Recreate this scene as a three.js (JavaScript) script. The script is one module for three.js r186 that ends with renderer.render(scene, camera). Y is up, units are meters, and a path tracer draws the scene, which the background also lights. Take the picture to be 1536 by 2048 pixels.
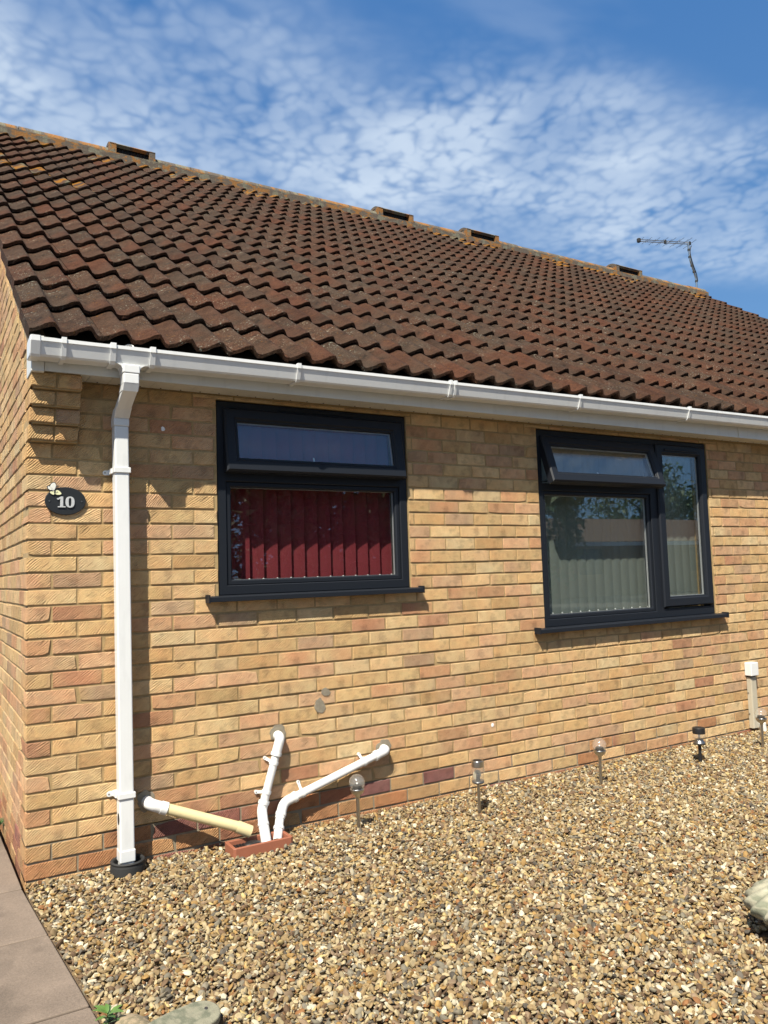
import * as THREE from 'three';
import { RoundedBoxGeometry } from 'three/addons/geometries/RoundedBoxGeometry.js';
import { mergeGeometries, mergeVertices } from 'three/addons/utils/BufferGeometryUtils.js';
import { FontLoader } from 'three/addons/loaders/FontLoader.js';
import { TextGeometry } from 'three/addons/geometries/TextGeometry.js';

// ---------------------------------------------------------------- camera, sky, sun, exposure
const scene = new THREE.Scene();
const camera = new THREE.PerspectiveCamera(66.84, 0.75, 0.05, 600);
camera.position.set(-0.4188, 1.3035, 3.8323);
camera.rotation.set(0.07769, -0.54149, -0.03151, 'YXZ');
camera.updateMatrixWorld(true);
const renderer = new THREE.WebGLRenderer();
renderer.toneMapping = THREE.LinearToneMapping;
renderer.toneMappingExposure = 1.76;
renderer.shadowMap.enabled = true;
const SUN = new THREE.Vector3(-0.325, 0.6, 0.3).normalize();
const sun = new THREE.DirectionalLight(new THREE.Color(1, 0.93, 0.8), 5);
sun.position.copy(SUN).multiplyScalar(40); sun.target.position.set(0, 0, 0);
sun.castShadow = true; sun.shadow.mapSize.set(4096, 4096); sun.shadow.radius = 1;
Object.assign(sun.shadow.camera, { left: -16, right: 16, top: 16, bottom: -16, near: 1, far: 90 });
scene.add(sun, sun.target);

// ---------------------------------------------------------------- noise
function rngOf(seed) { let a = seed >>> 0; return () => { a = (a + 0x6D2B79F5) >>> 0; let t = a; t = Math.imul(t ^ (t >>> 15), t | 1); t ^= t + Math.imul(t ^ (t >>> 7), t | 61); return ((t ^ (t >>> 14)) >>> 0) / 4294967296; }; }
const rnd = rngOf(20240611);
const NT = 256, perm = new Float32Array(NT * NT); { const r = rngOf(77); for (let i = 0; i < NT * NT; i++) perm[i] = r(); }
function vn(x, y) {
  const xi = Math.floor(x), yi = Math.floor(y); let fx = x - xi, fy = y - yi;
  fx = fx * fx * (3 - 2 * fx); fy = fy * fy * (3 - 2 * fy);
  const x0 = xi & 255, x1 = (xi + 1) & 255, y0 = (yi & 255) << 8, y1 = ((yi + 1) & 255) << 8;
  const a = perm[y0 + x0], b = perm[y0 + x1], c = perm[y1 + x0], d = perm[y1 + x1];
  return a + (b - a) * fx + (c - a) * fy + (a - b - c + d) * fx * fy;
}
function fbm(x, y, o = 4) { let s = 0, a = 0.5, n = 0; for (let i = 0; i < o; i++) { s += a * vn(x, y); n += a; a *= 0.5; x = x * 2.03 + 17.3; y = y * 2.03 + 9.1; } return s / n; }
const sm = (a, b, x) => { const t = Math.min(1, Math.max(0, (x - a) / (b - a))); return t * t * (3 - 2 * t); };
const mix = (a, b, t) => a + (b - a) * t, clamp = (x, a = 0, b = 1) => Math.min(b, Math.max(a, x));

// ---------------------------------------------------------------- sky
function cells(x, y) { // 1 at the heart of a puff, 0 between puffs
  const xi = Math.floor(x), yi = Math.floor(y); let d1 = 9, d2 = 9;
  for (let j = -1; j <= 1; j++) for (let i = -1; i <= 1; i++) { const k = (((yi + j) & 255) << 8) + ((xi + i) & 255), dx = xi + i + perm[k] - x, dy = yi + j + perm[(k * 7 + 91) & 65535] - y, d = dx * dx + dy * dy; if (d < d1) { d2 = d1; d1 = d; } else if (d < d2) d2 = d; }
  return clamp(1 - Math.sqrt(d1) * 1.05) * 0.75 + 0.25 * clamp((Math.sqrt(d2) - Math.sqrt(d1)) * 1.6);
}
{
  const W = 4096, H = 2048, data = new Float32Array(W * H * 4);
  for (let j = 0; j < H; j++) {
    const el = ((j + 0.5) / H - 0.5) * Math.PI, y = Math.sin(el), ce = Math.cos(el);
    for (let i = 0; i < W; i++) {
      const az = ((i + 0.5) / W - 0.5) * 2 * Math.PI, k = (j * W + i) * 4;
      let r, g, b;
      if (y <= 0) { r = 0.15; g = 0.17; b = 0.18; if (y > -0.02) { r = 0.34; g = 0.42; b = 0.5; } }
      else {
        const dx = ce * Math.cos(az), dz = ce * Math.sin(az);
        const t = Math.pow(1 - y, 2.7);
        r = mix(0.030, 0.165, t); g = mix(0.103, 0.315, t); b = mix(0.268, 0.51, t);
        const mu = dx * SUN.x + y * SUN.y + dz * SUN.z, gl = Math.pow(Math.max(0, mu), 24) * 0.35 + Math.pow(Math.max(0, mu), 5) * 0.28;
        r += gl; g += gl * 0.95; b += gl * 0.8;
        if (y > 0.03) {
          const px = dx / (y + 0.02), pz = dz / (y + 0.02);
          // a sheet of small puffs drifting in broad banks
          const q = -0.24 * px + 0.97 * pz, s = 0.97 * px + 0.24 * pz;   // across and along the banks
          const wq = q + 0.5 * (fbm(px * 1.5 + 3, pz * 1.5 + 8, 3) - 0.5);
          const bank = sm(0.40, 1.04, 0.5 + 0.5 * Math.cos((wq + 1.66) * 2 * Math.PI / 2.0)) * mix(0.62, 1, sm(0.3, 0.6, fbm(s * 1.3 + 40, q * 1.3, 2)));
          const thin = mix(1, 0.6, sm(1.0, 1.9, s)), wx = px + 0.05 * (fbm(px * 10, pz * 10, 3) - 0.5), wz = pz + 0.05 * (fbm(px * 10 + 31, pz * 10 + 7, 3) - 0.5);
          let puff = 0; if (bank > 0.01) puff = 0.40 * cells(wx * 17, wz * 17) + 0.34 * cells(wx * 31 + 40, wz * 31 + 9) + 0.62 * (fbm(wx * 19 + 3, wz * 19, 5) - 0.36);
          const clump = mix(0.55, 1, sm(0.30, 0.62, fbm(px * 4.2 + 12, pz * 4.2 + 77, 3)));
          const veil = 0.0 + 0.34 * sm(0.25, 0.75, fbm(px * 3.4 + 60, pz * 3.4 + 11, 5));
          const wisp = 0.30 * sm(0.46, 0.80, fbm(s * 3 + 9, q * 7 + 70, 5)) * sm(0.0, 0.5, bank + 0.22);
          let cl = bank * (0.66 * clump * sm(0.06, 0.74, puff * (0.66 + 0.5 * bank)) + veil) + wisp * (1 - bank);
          cl = clamp(cl) * 0.92 * thin * sm(0.03, 0.2, y);
          const cr = 0.41, cg = 0.475, cb = 0.55;
          r = mix(r, cr, cl); g = mix(g, cg, cl); b = mix(b, cb, cl);
        }
      }
      data[k] = r; data[k + 1] = g; data[k + 2] = b; data[k + 3] = 1;
    }
  }
  const sky = new THREE.DataTexture(data, W, H, THREE.RGBAFormat, THREE.FloatType);
  sky.mapping = THREE.EquirectangularReflectionMapping; sky.magFilter = THREE.LinearFilter; sky.needsUpdate = true;
  scene.background = sky; scene.environment = sky;
}

// ---------------------------------------------------------------- helpers
const taken = {};
function numbered(n) { const k = taken[n] = (taken[n] ?? -1) + 1; return k ? n + '_' + String(k).padStart(3, '0') : n; }
function tag(o, label, category, group, kind) { if (label) o.userData.label = label; if (category) o.userData.category = category; if (group) o.userData.group = group; if (kind) o.userData.kind = kind; return o; }
function thing(name, label, category, pos = [0, 0, 0], group) { const g = new THREE.Group(); g.name = numbered(name); g.position.set(...pos); tag(g, label, category, group); scene.add(g); return g; }
function part(parent, name, geo, mat, label) {
  const m = new THREE.Mesh(Array.isArray(geo) ? merge(geo) : geo, mat); m.name = name; m.castShadow = m.receiveShadow = true;
  if (label) m.userData.label = label; parent.add(m); return m;
}
function node(parent, name, label) { const g = new THREE.Group(); g.name = name; if (label) g.userData.label = label; parent.add(g); return g; }
function solo(name, geo, mat, label, category, group, kind) { const m = part(scene, numbered(name), geo, mat); return tag(m, label, category, group, kind); }
function merge(list) { const l = list.map((g) => { const h = g.index ? g.toNonIndexed() : g; for (const k of Object.keys(h.attributes)) if (!['position', 'normal', 'uv', 'color'].includes(k)) h.deleteAttribute(k); return h; }); return l.length === 1 ? l[0] : mergeGeometries(l); }
const V = (x, y, z) => new THREE.Vector3(x, y, z);
function box(x0, x1, y0, y1, z0, z1, r = 0) {
  const w = x1 - x0, h = y1 - y0, d = z1 - z0;
  const g = r ? new RoundedBoxGeometry(w, h, d, 1, Math.min(r, w / 2.01, h / 2.01, d / 2.01)) : new THREE.BoxGeometry(w, h, d);
  g.translate((x0 + x1) / 2, (y0 + y1) / 2, (z0 + z1) / 2); return g;
}
function boxUV(g, s = 1) { // uv in metres from the dominant axis of each face
  g = g.index ? g.toNonIndexed() : g; const p = g.attributes.position, n = g.attributes.normal, uv = new Float32Array(p.count * 2);
  for (let i = 0; i < p.count; i++) {
    const ax = Math.abs(n.getX(i)), ay = Math.abs(n.getY(i)), az = Math.abs(n.getZ(i)); let u, v;
    if (ay >= ax && ay >= az) { u = p.getX(i); v = p.getZ(i); } else if (ax >= az) { u = p.getZ(i); v = p.getY(i); } else { u = p.getX(i); v = p.getY(i); }
    uv[2 * i] = u * s; uv[2 * i + 1] = v * s;
  }
  g.setAttribute('uv', new THREE.BufferAttribute(uv, 2)); return g;
}
function shapeOf(pts) { const s = new THREE.Shape(); pts.forEach(([x, y], i) => i ? s.lineTo(x, y) : s.moveTo(x, y)); s.closePath(); return s; }
const rect = (x0, x1, y0, y1) => [[x0, y0], [x1, y0], [x1, y1], [x0, y1]];
function extrudeZ(pts, holes, z0, z1, bevel = 0) {
  const s = shapeOf(pts); for (const h of holes) s.holes.push(shapeOf(h));
  const g = new THREE.ExtrudeGeometry(s, { depth: z1 - z0 - 2 * bevel, bevelEnabled: bevel > 0, bevelSize: bevel, bevelThickness: bevel, bevelOffset: -bevel, bevelSegments: 1, curveSegments: 24 });
  g.translate(0, 0, z0 + bevel); return g;
}
const AXIS = new THREE.Matrix4().set(0, 0, 1, 0, 0, 1, 0, 0, -1, 0, 0, 0, 0, 0, 0, 1);
function extrudeX(zy, x0, x1, bevel = 0) { // a profile in (z, y) drawn out along x
  const g = extrudeZ(zy.map(([z, y]) => [-z, y]), [], x0, x1, bevel); g.applyMatrix4(AXIS); return g;
}
function lathe(rows, seg = 24) { return new THREE.LatheGeometry(rows.map(([r, y]) => new THREE.Vector2(r, y)), seg); }
function cyl(a, b, r, r2 = r, seg = 16) { const d = b.clone().sub(a), g = new THREE.CylinderGeometry(r2, r, d.length(), seg); g.applyQuaternion(new THREE.Quaternion().setFromUnitVectors(V(0, 1, 0), d.clone().normalize())); g.translate((a.x + b.x) / 2, (a.y + b.y) / 2, (a.z + b.z) / 2); return g; }
function pipeCurve(pts, fillet) {
  const c = new THREE.CurvePath(); let last = pts[0];
  for (let i = 1; i < pts.length; i++) {
    if (i < pts.length - 1) {
      const a = pts[i].clone().sub(pts[i - 1]), b = pts[i + 1].clone().sub(pts[i]), f = Math.min(fillet, a.length() * 0.45, b.length() * 0.45);
      const p = pts[i].clone().addScaledVector(a.normalize(), -f), q = pts[i].clone().addScaledVector(b.normalize(), f);
      c.add(new THREE.LineCurve3(last, p)); c.add(new THREE.QuadraticBezierCurve3(p, pts[i], q)); last = q;
    } else c.add(new THREE.LineCurve3(last, pts[i]));
  }
  return c;
}
const tube = (pts, r, fillet = 0.03, seg = 48, rs = 14) => new THREE.TubeGeometry(pipeCurve(pts, fillet), seg, r, rs, false);
function tex(W, H, fn, srgb = false) {
  const d = new Uint8Array(W * H * 4);
  for (let j = 0; j < H; j++) for (let i = 0; i < W; i++) { const c = fn(i, j), k = (j * W + i) * 4; if (c.length) { d[k] = clamp(c[0]) * 255; d[k + 1] = clamp(c[1]) * 255; d[k + 2] = clamp(c[2]) * 255; } else d[k] = d[k + 1] = d[k + 2] = clamp(c) * 255; d[k + 3] = 255; }
  const t = new THREE.DataTexture(d, W, H); t.wrapS = t.wrapT = THREE.MirroredRepeatWrapping; t.magFilter = THREE.LinearFilter; t.minFilter = THREE.LinearMipmapLinearFilter; t.generateMipmaps = true; if (srgb) t.colorSpace = THREE.SRGBColorSpace; t.needsUpdate = true; return t;
}
const scaled = (t, m) => { const c = t.clone(); c.repeat.set(1 / m, 1 / m); c.needsUpdate = true; return c; };
const lin = (r, g, b) => new THREE.Color().setRGB(r, g, b);
const std = (o) => new THREE.MeshStandardMaterial(o);

// ---------------------------------------------------------------- textures and materials
const brickBump = tex(1024, 1024, (i, j) => {            // wire-dragged clay, 0.5 m across
  const x = i / 1024 * 0.5, y = j / 1024 * 0.5, ca = Math.cos(0.72), sa = Math.sin(0.72);
  const wob = 0.0035 * (fbm(x * 9, y * 9, 2) - 0.5), a = x * ca + y * sa, b = -x * sa + y * ca + wob;
  const ph = 5 * vn(b / 0.02, a / 0.05 + 3), s1 = 0.5 + 0.5 * Math.sin(b / 0.0092 * 2 * Math.PI + ph), s2 = vn(b / 0.0024 + 40, a / 0.022), f = vn(x / 0.0011, y / 0.0011);
  const amp = mix(0.15, 1, sm(0.32, 0.62, fbm(x * 30 + 5, y * 30, 3)));
  return clamp(0.5 + (s1 - 0.5) * 0.5 * amp + (s2 - 0.5) * 0.46 + (f - 0.5) * 0.26 - 0.3 * sm(0.86, 0.95, vn(x / 0.0045 + 30, y / 0.004 + 12)));
});
const brickTint = tex(1024, 1024, (i, j) => {
  const x = i / 1024 * 0.5, y = j / 1024 * 0.5, f = vn(x / 0.0012 + 9, y / 0.0012), m = fbm(x * 30, y * 30, 3), p = vn(x / 0.004 + 70, y / 0.003);
  let v = 0.78 + 0.24 * f + 0.26 * (m - 0.5); const iron = sm(0.9, 0.97, p) * 0.4, lime = sm(0.9, 0.98, vn(x / 0.003, y / 0.0026 + 33)) * 0.16;
  const h = fbm(x * 11 + 60, y * 15 + 20, 3) - 0.5, d = sm(0.58, 0.8, fbm(x * 18 + 7, y * 26 + 81, 3)) * 0.22; v *= 1 - d; return [v * (1 + 0.02 * h) - iron * 0.6 + lime, v * (0.985 - 0.22 * h) - iron + lime, v * (0.97 - 0.3 * h) - iron + lime];
});
const sandTex = tex(512, 512, (i, j) => { const f = vn(i / 2.1, j / 2.1), m = fbm(i / 40, j / 40, 4); const v = 0.62 + 0.3 * f + 0.36 * (m - 0.5); return v; });
const brickMat = std({ vertexColors: true, map: brickTint, bumpMap: brickBump, bumpScale: 0.0068, roughness: 0.95 });
const mortarMat = std({ color: lin(0.45, 0.315, 0.148), map: scaled(sandTex, 0.3), bumpMap: scaled(sandTex, 0.3), bumpScale: 0.002, roughness: 0.97 });
const greyMortar = std({ color: lin(0.30, 0.255, 0.175), map: scaled(sandTex, 0.3), bumpMap: scaled(sandTex, 0.3), bumpScale: 0.002, roughness: 0.97 });
const patchMat = std({ color: lin(0.30, 0.26, 0.19), map: scaled(sandTex, 0.2), bumpMap: scaled(sandTex, 0.2), bumpScale: 0.002, roughness: 0.97 });
const tileTex = tex(1024, 1024, (i, j) => {              // weathered red concrete, 1.2 m across
  const x = i / 1024 * 1.2, y = j / 1024 * 1.2; const g = vn(x / 0.003, y / 0.003), w = fbm(x * 7, y * 4, 4), w2 = fbm(x * 20 + 40, y * 20, 3);
  const grey = sm(0.36, 0.68, w) * 0.65, k = 0.5 + 0.75 * g + 0.5 * (w2 - 0.5);
  let r = mix(0.094, 0.070, grey), gg = mix(0.047, 0.051, grey), b = mix(0.031, 0.038, grey); r *= k; gg *= k; b *= k;
  const li = sm(0.84, 0.92, vn(x / 0.0075 + 7, y / 0.0062 + 3)) * sm(0.38, 0.62, fbm(x * 5 + 9, y * 5, 2)) * 0.8; r = mix(r, 0.34, li); gg = mix(gg, 0.33, li); b = mix(b, 0.27, li);
  const or = sm(0.9, 0.96, vn(x / 0.012 + 70, y / 0.010)) * 0.5; r = mix(r, 0.2, or); gg = mix(gg, 0.09, or); b = mix(b, 0.02, or);
  const bl = sm(0.62, 0.82, fbm(x * 22 + 90, y * 22 + 12, 3)) * 0.4; r = mix(r, 0.018, bl); gg = mix(gg, 0.016, bl); b = mix(b, 0.014, bl);
  return [r, gg, b];
});
const tileBump = tex(512, 512, (i, j) => 0.5 * vn(i / 1.6, j / 1.6) + 0.5 * fbm(i / 12, j / 12, 3));
const lichenTex = tex(1024, 512, (i, j) => {             // ridge: grey concrete under orange crusts, 2 m by 1 m
  const x = i / 512, y = j / 512; const g = vn(x / 0.004, y / 0.004), k = 0.65 + 0.5 * g;
  let r = 0.15 * k, gg = 0.12 * k, b = 0.09 * k; const o = sm(0.52, 0.66, fbm(x * 11, y * 20, 4)), gr = sm(0.52, 0.66, fbm(x * 12 + 50, y * 14, 4));
  r = mix(r, 0.26 * k, gr * 0.7); gg = mix(gg, 0.25 * k, gr * 0.7); b = mix(b, 0.17 * k, gr * 0.7);
  r = mix(r, 0.40 * k, o * 0.8); gg = mix(gg, 0.17 * k, o * 0.8); b = mix(b, 0.03 * k, o * 0.8); return [r, gg, b];
});
const tileTexOrange = tex(512, 512, (i, j) => { const x = i / 512 * 1.2, y = j / 512 * 1.2, k = 0.5 + 0.75 * vn(x / 0.004, y / 0.004), o = sm(0.5, 0.62, fbm(x * 16, y * 16, 4)), g = sm(0.55, 0.66, fbm(x * 13 + 40, y * 13, 4)); let r = 0.080, gg = 0.048, b = 0.034; r = mix(r, 0.15, g); gg = mix(gg, 0.14, g); b = mix(b, 0.09, g); r = mix(r, 0.26, o); gg = mix(gg, 0.115, o); b = mix(b, 0.02, o); return [r * k, gg * k, b * k]; });
const tileMats = [[1, 1, 1], [1.08, 1.02, 0.98], [0.9, 0.94, 0.97], [1.12, 0.99, 0.93], [0.96, 1.03, 1.05], [0.82, 0.8, 0.8]].map(([r, g, b]) => new THREE.MeshPhysicalMaterial({ specularIntensity: 0.25, color: lin(r * 0.68, g * 0.67, b * 0.63), map: tileTex, bumpMap: tileBump, bumpScale: 0.006, roughness: 0.97 }));
tileMats.push(new THREE.MeshPhysicalMaterial({ specularIntensity: 0.25, map: tileTexOrange, bumpMap: tileBump, bumpScale: 0.006, roughness: 0.97, color: lin(0.8, 0.8, 0.8) }));
const ridgeMat = std({ color: lin(0.72, 0.72, 0.72), map: lichenTex, bumpMap: tileBump, bumpScale: 0.004, roughness: 0.97 });
const feltMat = std({ color: lin(0.02, 0.018, 0.016), roughness: 1 });
const grime = tex(512, 512, (i, j) => { const v = 0.9 + 0.09 * fbm(i / 60, j / 60, 4) - 0.05 * sm(0.55, 0.8, fbm(i / 14, j / 70, 3)); return [v, v * 0.995, v * 0.975]; });
const upvc = std({ color: lin(0.71, 0.725, 0.73), map: scaled(grime, 1), roughness: 0.32 });
const upvcGrey = std({ color: lin(0.66, 0.66, 0.62), map: scaled(grime, 1), roughness: 0.4 });
const pipeWhite = std({ color: lin(0.72, 0.725, 0.72), map: grime, roughness: 0.38 });
const pipeYellow = std({ color: lin(0.66, 0.57, 0.32), map: grime, roughness: 0.5 });
const anthracite = new THREE.MeshPhysicalMaterial({ specularIntensity: 0.5, color: lin(0.0105, 0.0130, 0.0180), roughness: 0.5, bumpMap: scaled(sandTex, 0.12), bumpScale: 0.0001 });
const blackPlastic = std({ color: lin(0.012, 0.012, 0.013), roughness: 0.45 });
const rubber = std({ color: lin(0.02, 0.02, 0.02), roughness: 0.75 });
const gasket = std({ color: lin(0.015, 0.015, 0.015), roughness: 0.6 });
const spacer = std({ color: lin(0.55, 0.56, 0.56), roughness: 0.4, metalness: 0.6 });
const glass = new THREE.MeshPhysicalMaterial({ color: lin(0.965, 0.975, 0.97), transmission: 1, thickness: 0, roughness: 0, ior: 1.52 });
const clearPlastic = new THREE.MeshPhysicalMaterial({ color: lin(0.97, 0.96, 0.92), transmission: 0.93, thickness: 0, roughness: 0.1, ior: 1.5 });
const steel = std({ color: lin(0.55, 0.53, 0.49), metalness: 1, roughness: 0.28 });
const darkSteel = std({ color: lin(0.22, 0.22, 0.22), metalness: 0.9, roughness: 0.35 });
const terracotta = std({ color: lin(0.27, 0.095, 0.052), roughness: 0.6, bumpMap: scaled(sandTex, 0.2), bumpScale: 0.0004 });
const plaster = std({ color: lin(0.6, 0.58, 0.54), roughness: 0.95 });
const carpet = std({ color: lin(0.14, 0.12, 0.1), roughness: 1 });
const weave = tex(256, 256, (i, j) => 0.5 + 0.25 * Math.sin(j * 0.8) + 0.25 * vn(i / 2, j / 2));
const burgundy = std({ color: lin(0.21, 0.020, 0.030), bumpMap: scaled(weave, 0.12), bumpScale: 0.0003, roughness: 0.85, side: THREE.DoubleSide });
const paleBlind = std({ color: lin(0.185, 0.205, 0.185), bumpMap: scaled(weave, 0.12), bumpScale: 0.0003, roughness: 0.85, side: THREE.DoubleSide });
const whitePlastic = std({ color: lin(0.8, 0.8, 0.8), roughness: 0.4 });

// ---------------------------------------------------------------- ground
const slabTex = tex(1024, 1024, (i, j) => { const f = vn(i / 1.7, j / 1.7), g = vn(i / 3.9 + 8, j / 3.9), m = fbm(i / 120, j / 120, 4); const k = 0.62 + 0.34 * f + 0.2 * g + 0.4 * (m - 0.5); const s = sm(0.56, 0.72, fbm(i / 210 + 30, j / 210, 4)) * 0.22; const q = 1 - s; return [0.198 * k * q, 0.152 * k * q, 0.115 * k * q]; });
const groundTex = tex(512, 512, (i, j) => { const k = 0.6 + 0.5 * vn(i / 1.5, j / 1.5) + 0.4 * (fbm(i / 60, j / 60, 4) - 0.5); return [0.085 * k, 0.08 * k, 0.07 * k]; });
{
  const g = new THREE.PlaneGeometry(500, 500); g.rotateX(-Math.PI / 2); const uv = g.attributes.uv; for (let i = 0; i < uv.count; i++) uv.setXY(i, uv.getX(i) * 250, uv.getY(i) * 250);
  const m = solo('ground', g, std({ map: groundTex, roughness: 0.95 }), null, null, null, 'structure'); m.position.y = -0.12;
}
const slabMat = std({ map: scaled(slabTex, 1.1), bumpMap: scaled(slabTex, 1.1), bumpScale: 0.003, roughness: 0.9 });
const bedTex = tex(512, 512, (i, j) => { const k = 0.5 + 0.6 * vn(i / 3, j / 3); return [0.14 * k, 0.095 * k, 0.055 * k]; });
const bedMat = std({ map: scaled(bedTex, 0.5), bumpMap: scaled(bedTex, 0.5), bumpScale: 0.006, roughness: 1 });
const gravelBase = solo('soil_bed', boxUV(box(-0.0, 12.9, -0.11, -0.03, 0.002, 4.7)), bedMat, null, null, null, 'structure');
{
  const path = new THREE.Group(); path.name = 'garden_path'; path.userData.kind = 'structure'; scene.add(path);
  const zs = [-3.55, -2.95, -2.35, -1.75, -1.15, -0.55, 0.05, 0.588, 1.19, 1.79, 2.4, 3.0, 3.6, 4.2, 4.8], edge = () => -0.012, skew = (z) => z < 0.1 ? -0.006 + 0.018 * Math.min(0, z) : -0.006 + 0.066 * (z - 0.1);
  part(path, 'soil_bed', boxUV(box(-1.4, -0.02, -0.11, -0.055, -3.5, 4.7)), bedMat);
  for (let k = 0; k + 1 < zs.length; k++) for (const c of [0, 1]) {
    const z0 = zs[k] + 0.004, z1 = zs[k + 1] - 0.004, e = edge((z0 + z1) / 2), x1 = e - c * 0.61, x0 = x1 - 0.602, g = boxUV(box(x0, x1, -0.06, -0.004 + (rnd() - 0.5) * 0.005, z0, z1, 0.006)), gp = g.attributes.position; for (let i = 0; i < gp.count; i++) gp.setX(i, gp.getX(i) + skew(gp.getZ(i)));
    const uv = g.attributes.uv, ou = rnd() * 0.4 - x0 + 0.03, ov = rnd() * 0.4 - z0 + 0.03; for (let i = 0; i < uv.count; i++) uv.setXY(i, uv.getX(i) + ou, uv.getY(i) + ov);
    part(path, 'paving_slab', g, slabMat);
  }
}

// ---------------------------------------------------------------- the bungalow
const house = thing('bungalow', 'yellow brick bungalow with brown pantiled roof and dark grey windows', 'house');
const GA = 0.075, ST = 0.2211, HD = 0.1056, END = 12.78, BACK = -11.3;
const WINS = [{ x0: 0.893, x1: 2.058, y0: 1.2, y1: 2.226 }, { x0: 3.084, x1: 4.83, y0: 0.9, y1: 2.226 }];
const PAL = [[[0.61, 0.412, 0.195], 32], [[0.66, 0.460, 0.235], 25], [[0.56, 0.362, 0.162], 15], [[0.60, 0.372, 0.208], 20], [[0.54, 0.308, 0.158], 9], [[0.45, 0.235, 0.128], 3.5], [[0.46, 0.305, 0.18], 6], [[0.62, 0.465, 0.255], 6]];
const DEEP = [[[0.30, 0.115, 0.075], 4], [[0.23, 0.10, 0.085], 3], [[0.36, 0.16, 0.085], 3]];
const REDS = [[[0.42, 0.205, 0.092], 7], [[0.45, 0.25, 0.112], 5], [[0.34, 0.145, 0.08], 2], [[0.29, 0.12, 0.09], 1], [[0.50, 0.32, 0.15], 4]];
function pick(p) { let t = 0; for (const e of p) t += e[1]; let r = rnd() * t; for (const e of p) { r -= e[1]; if (r <= 0) return e[0]; } return p[0][0]; }
const xs4 = [0, 0.004, 0.333, 0.667], jit = () => (rnd() - 0.5);
function brickGeo(w, h, depth, pal, sideDepth = 0.03) { // face at z = 0, corner at 0,0
  const c = 0.004, X = [[0, -sideDepth, -1], [0, -c, -0.7], [c, 0, 0], [w * 0.34, 0, 0], [w * 0.67, 0, 0], [w - c, 0, 0], [w, -c, 0.7], [w, -0.03, 1]], Y = [[0, -depth, -1], [0, -c, -0.7], [c, 0, 0], [h - c, 0, 0], [h, -c, 0.7], [h, -depth, 1]];
  const n = X.length, m = Y.length, pos = [], nor = [], uv = [], col = [], idx = [];
  const base = pick(pal), v = 0.88 + rnd() * 0.24, cu = 0.25 + rnd() * 0.5, cv = 0.25 + rnd() * 0.5, ro = jit() * 0.35, cr = Math.cos(ro), sr = Math.sin(ro);
  const second = pick(pal), two = rnd() < 0.35 ? 0.25 + rnd() * 0.45 : rnd() * 0.25, cut = rnd() < 0.5, zf = jit() * 0.003;
  const chip = rnd() < 0.16 ? Math.floor(rnd() * 4) : -1, cs = 0.006 + rnd() * 0.01;
  const ej = X.map(() => [jit() * 0.0035, jit() * 0.0035]), fj = Y.map(() => [jit() * 0.003, jit() * 0.003]);
  for (let j = 0; j < m; j++) for (let i = 0; i < n; i++) {
    let z = Math.min(X[i][1], Y[j][1]); const x = X[i][0] + (i <= 1 ? fj[j][0] : i >= n - 2 ? fj[j][1] : 0), y = Y[j][0] + (j <= 1 ? ej[i][0] : j >= m - 2 ? ej[i][1] : 0);
    z += zf; const atChip = chip >= 0 && (chip & 1 ? i >= n - 3 : i <= 2) && (chip & 2 ? j >= m - 3 : j <= 2); pos.push(x + (atChip ? (chip & 1 ? -cs : cs) * (i === 2 || i === n - 3 ? 0.6 : 1) * 0.7 : 0), y + (atChip ? (chip & 2 ? -cs : cs) * 0.6 : 0), z);
    const N = V(X[i][2], Y[j][2], Math.max(0, 1 - Math.max(Math.abs(X[i][2]), Math.abs(Y[j][2]))) + (Math.abs(X[i][2]) === 0.7 || Math.abs(Y[j][2]) === 0.7 ? 0.4 : 0)).normalize(); nor.push(N.x, N.y, N.z);
    let u = x - w / 2, q = y - h / 2; if (i === 0) u -= sideDepth; if (i === n - 1) u += 0.03; if (j === 0) q -= depth; if (j === m - 1) q += depth;
    uv.push(cu + (u * cr - q * sr) / 0.5, cv + (u * sr + q * cr) / 0.5);
    const t = two * (cut ? sm(0.3, 0.7, x / w) : sm(0.2, 0.5, Math.abs(x / w - 0.5))) + jit() * 0.06, k = v * (1 + jit() * 0.06);
    col.push(mix(base[0], second[0], clamp(t)) * k, mix(base[1], second[1], clamp(t)) * k, mix(base[2], second[2], clamp(t)) * k);
  }
  for (let j = 0; j < m - 1; j++) for (let i = 0; i < n - 1; i++) {
    if ((i === 0 || i === n - 2) && (j === 0 || j === m - 2)) continue;
    const a = j * n + i, b = a + 1, d = a + n, e = d + 1; idx.push(a, b, e, a, e, d);
  }
  const g = new THREE.BufferGeometry();
  g.setAttribute('position', new THREE.Float32BufferAttribute(pos, 3)); g.setAttribute('normal', new THREE.Float32BufferAttribute(nor, 3)); g.setAttribute('uv', new THREE.Float32BufferAttribute(uv, 2)); g.setAttribute('color', new THREE.Float32BufferAttribute(col, 3)); g.setIndex(idx);
  return g;
}
const frontWall = node(house, 'front_wall'), sideWall = node(house, 'side_wall');
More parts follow.
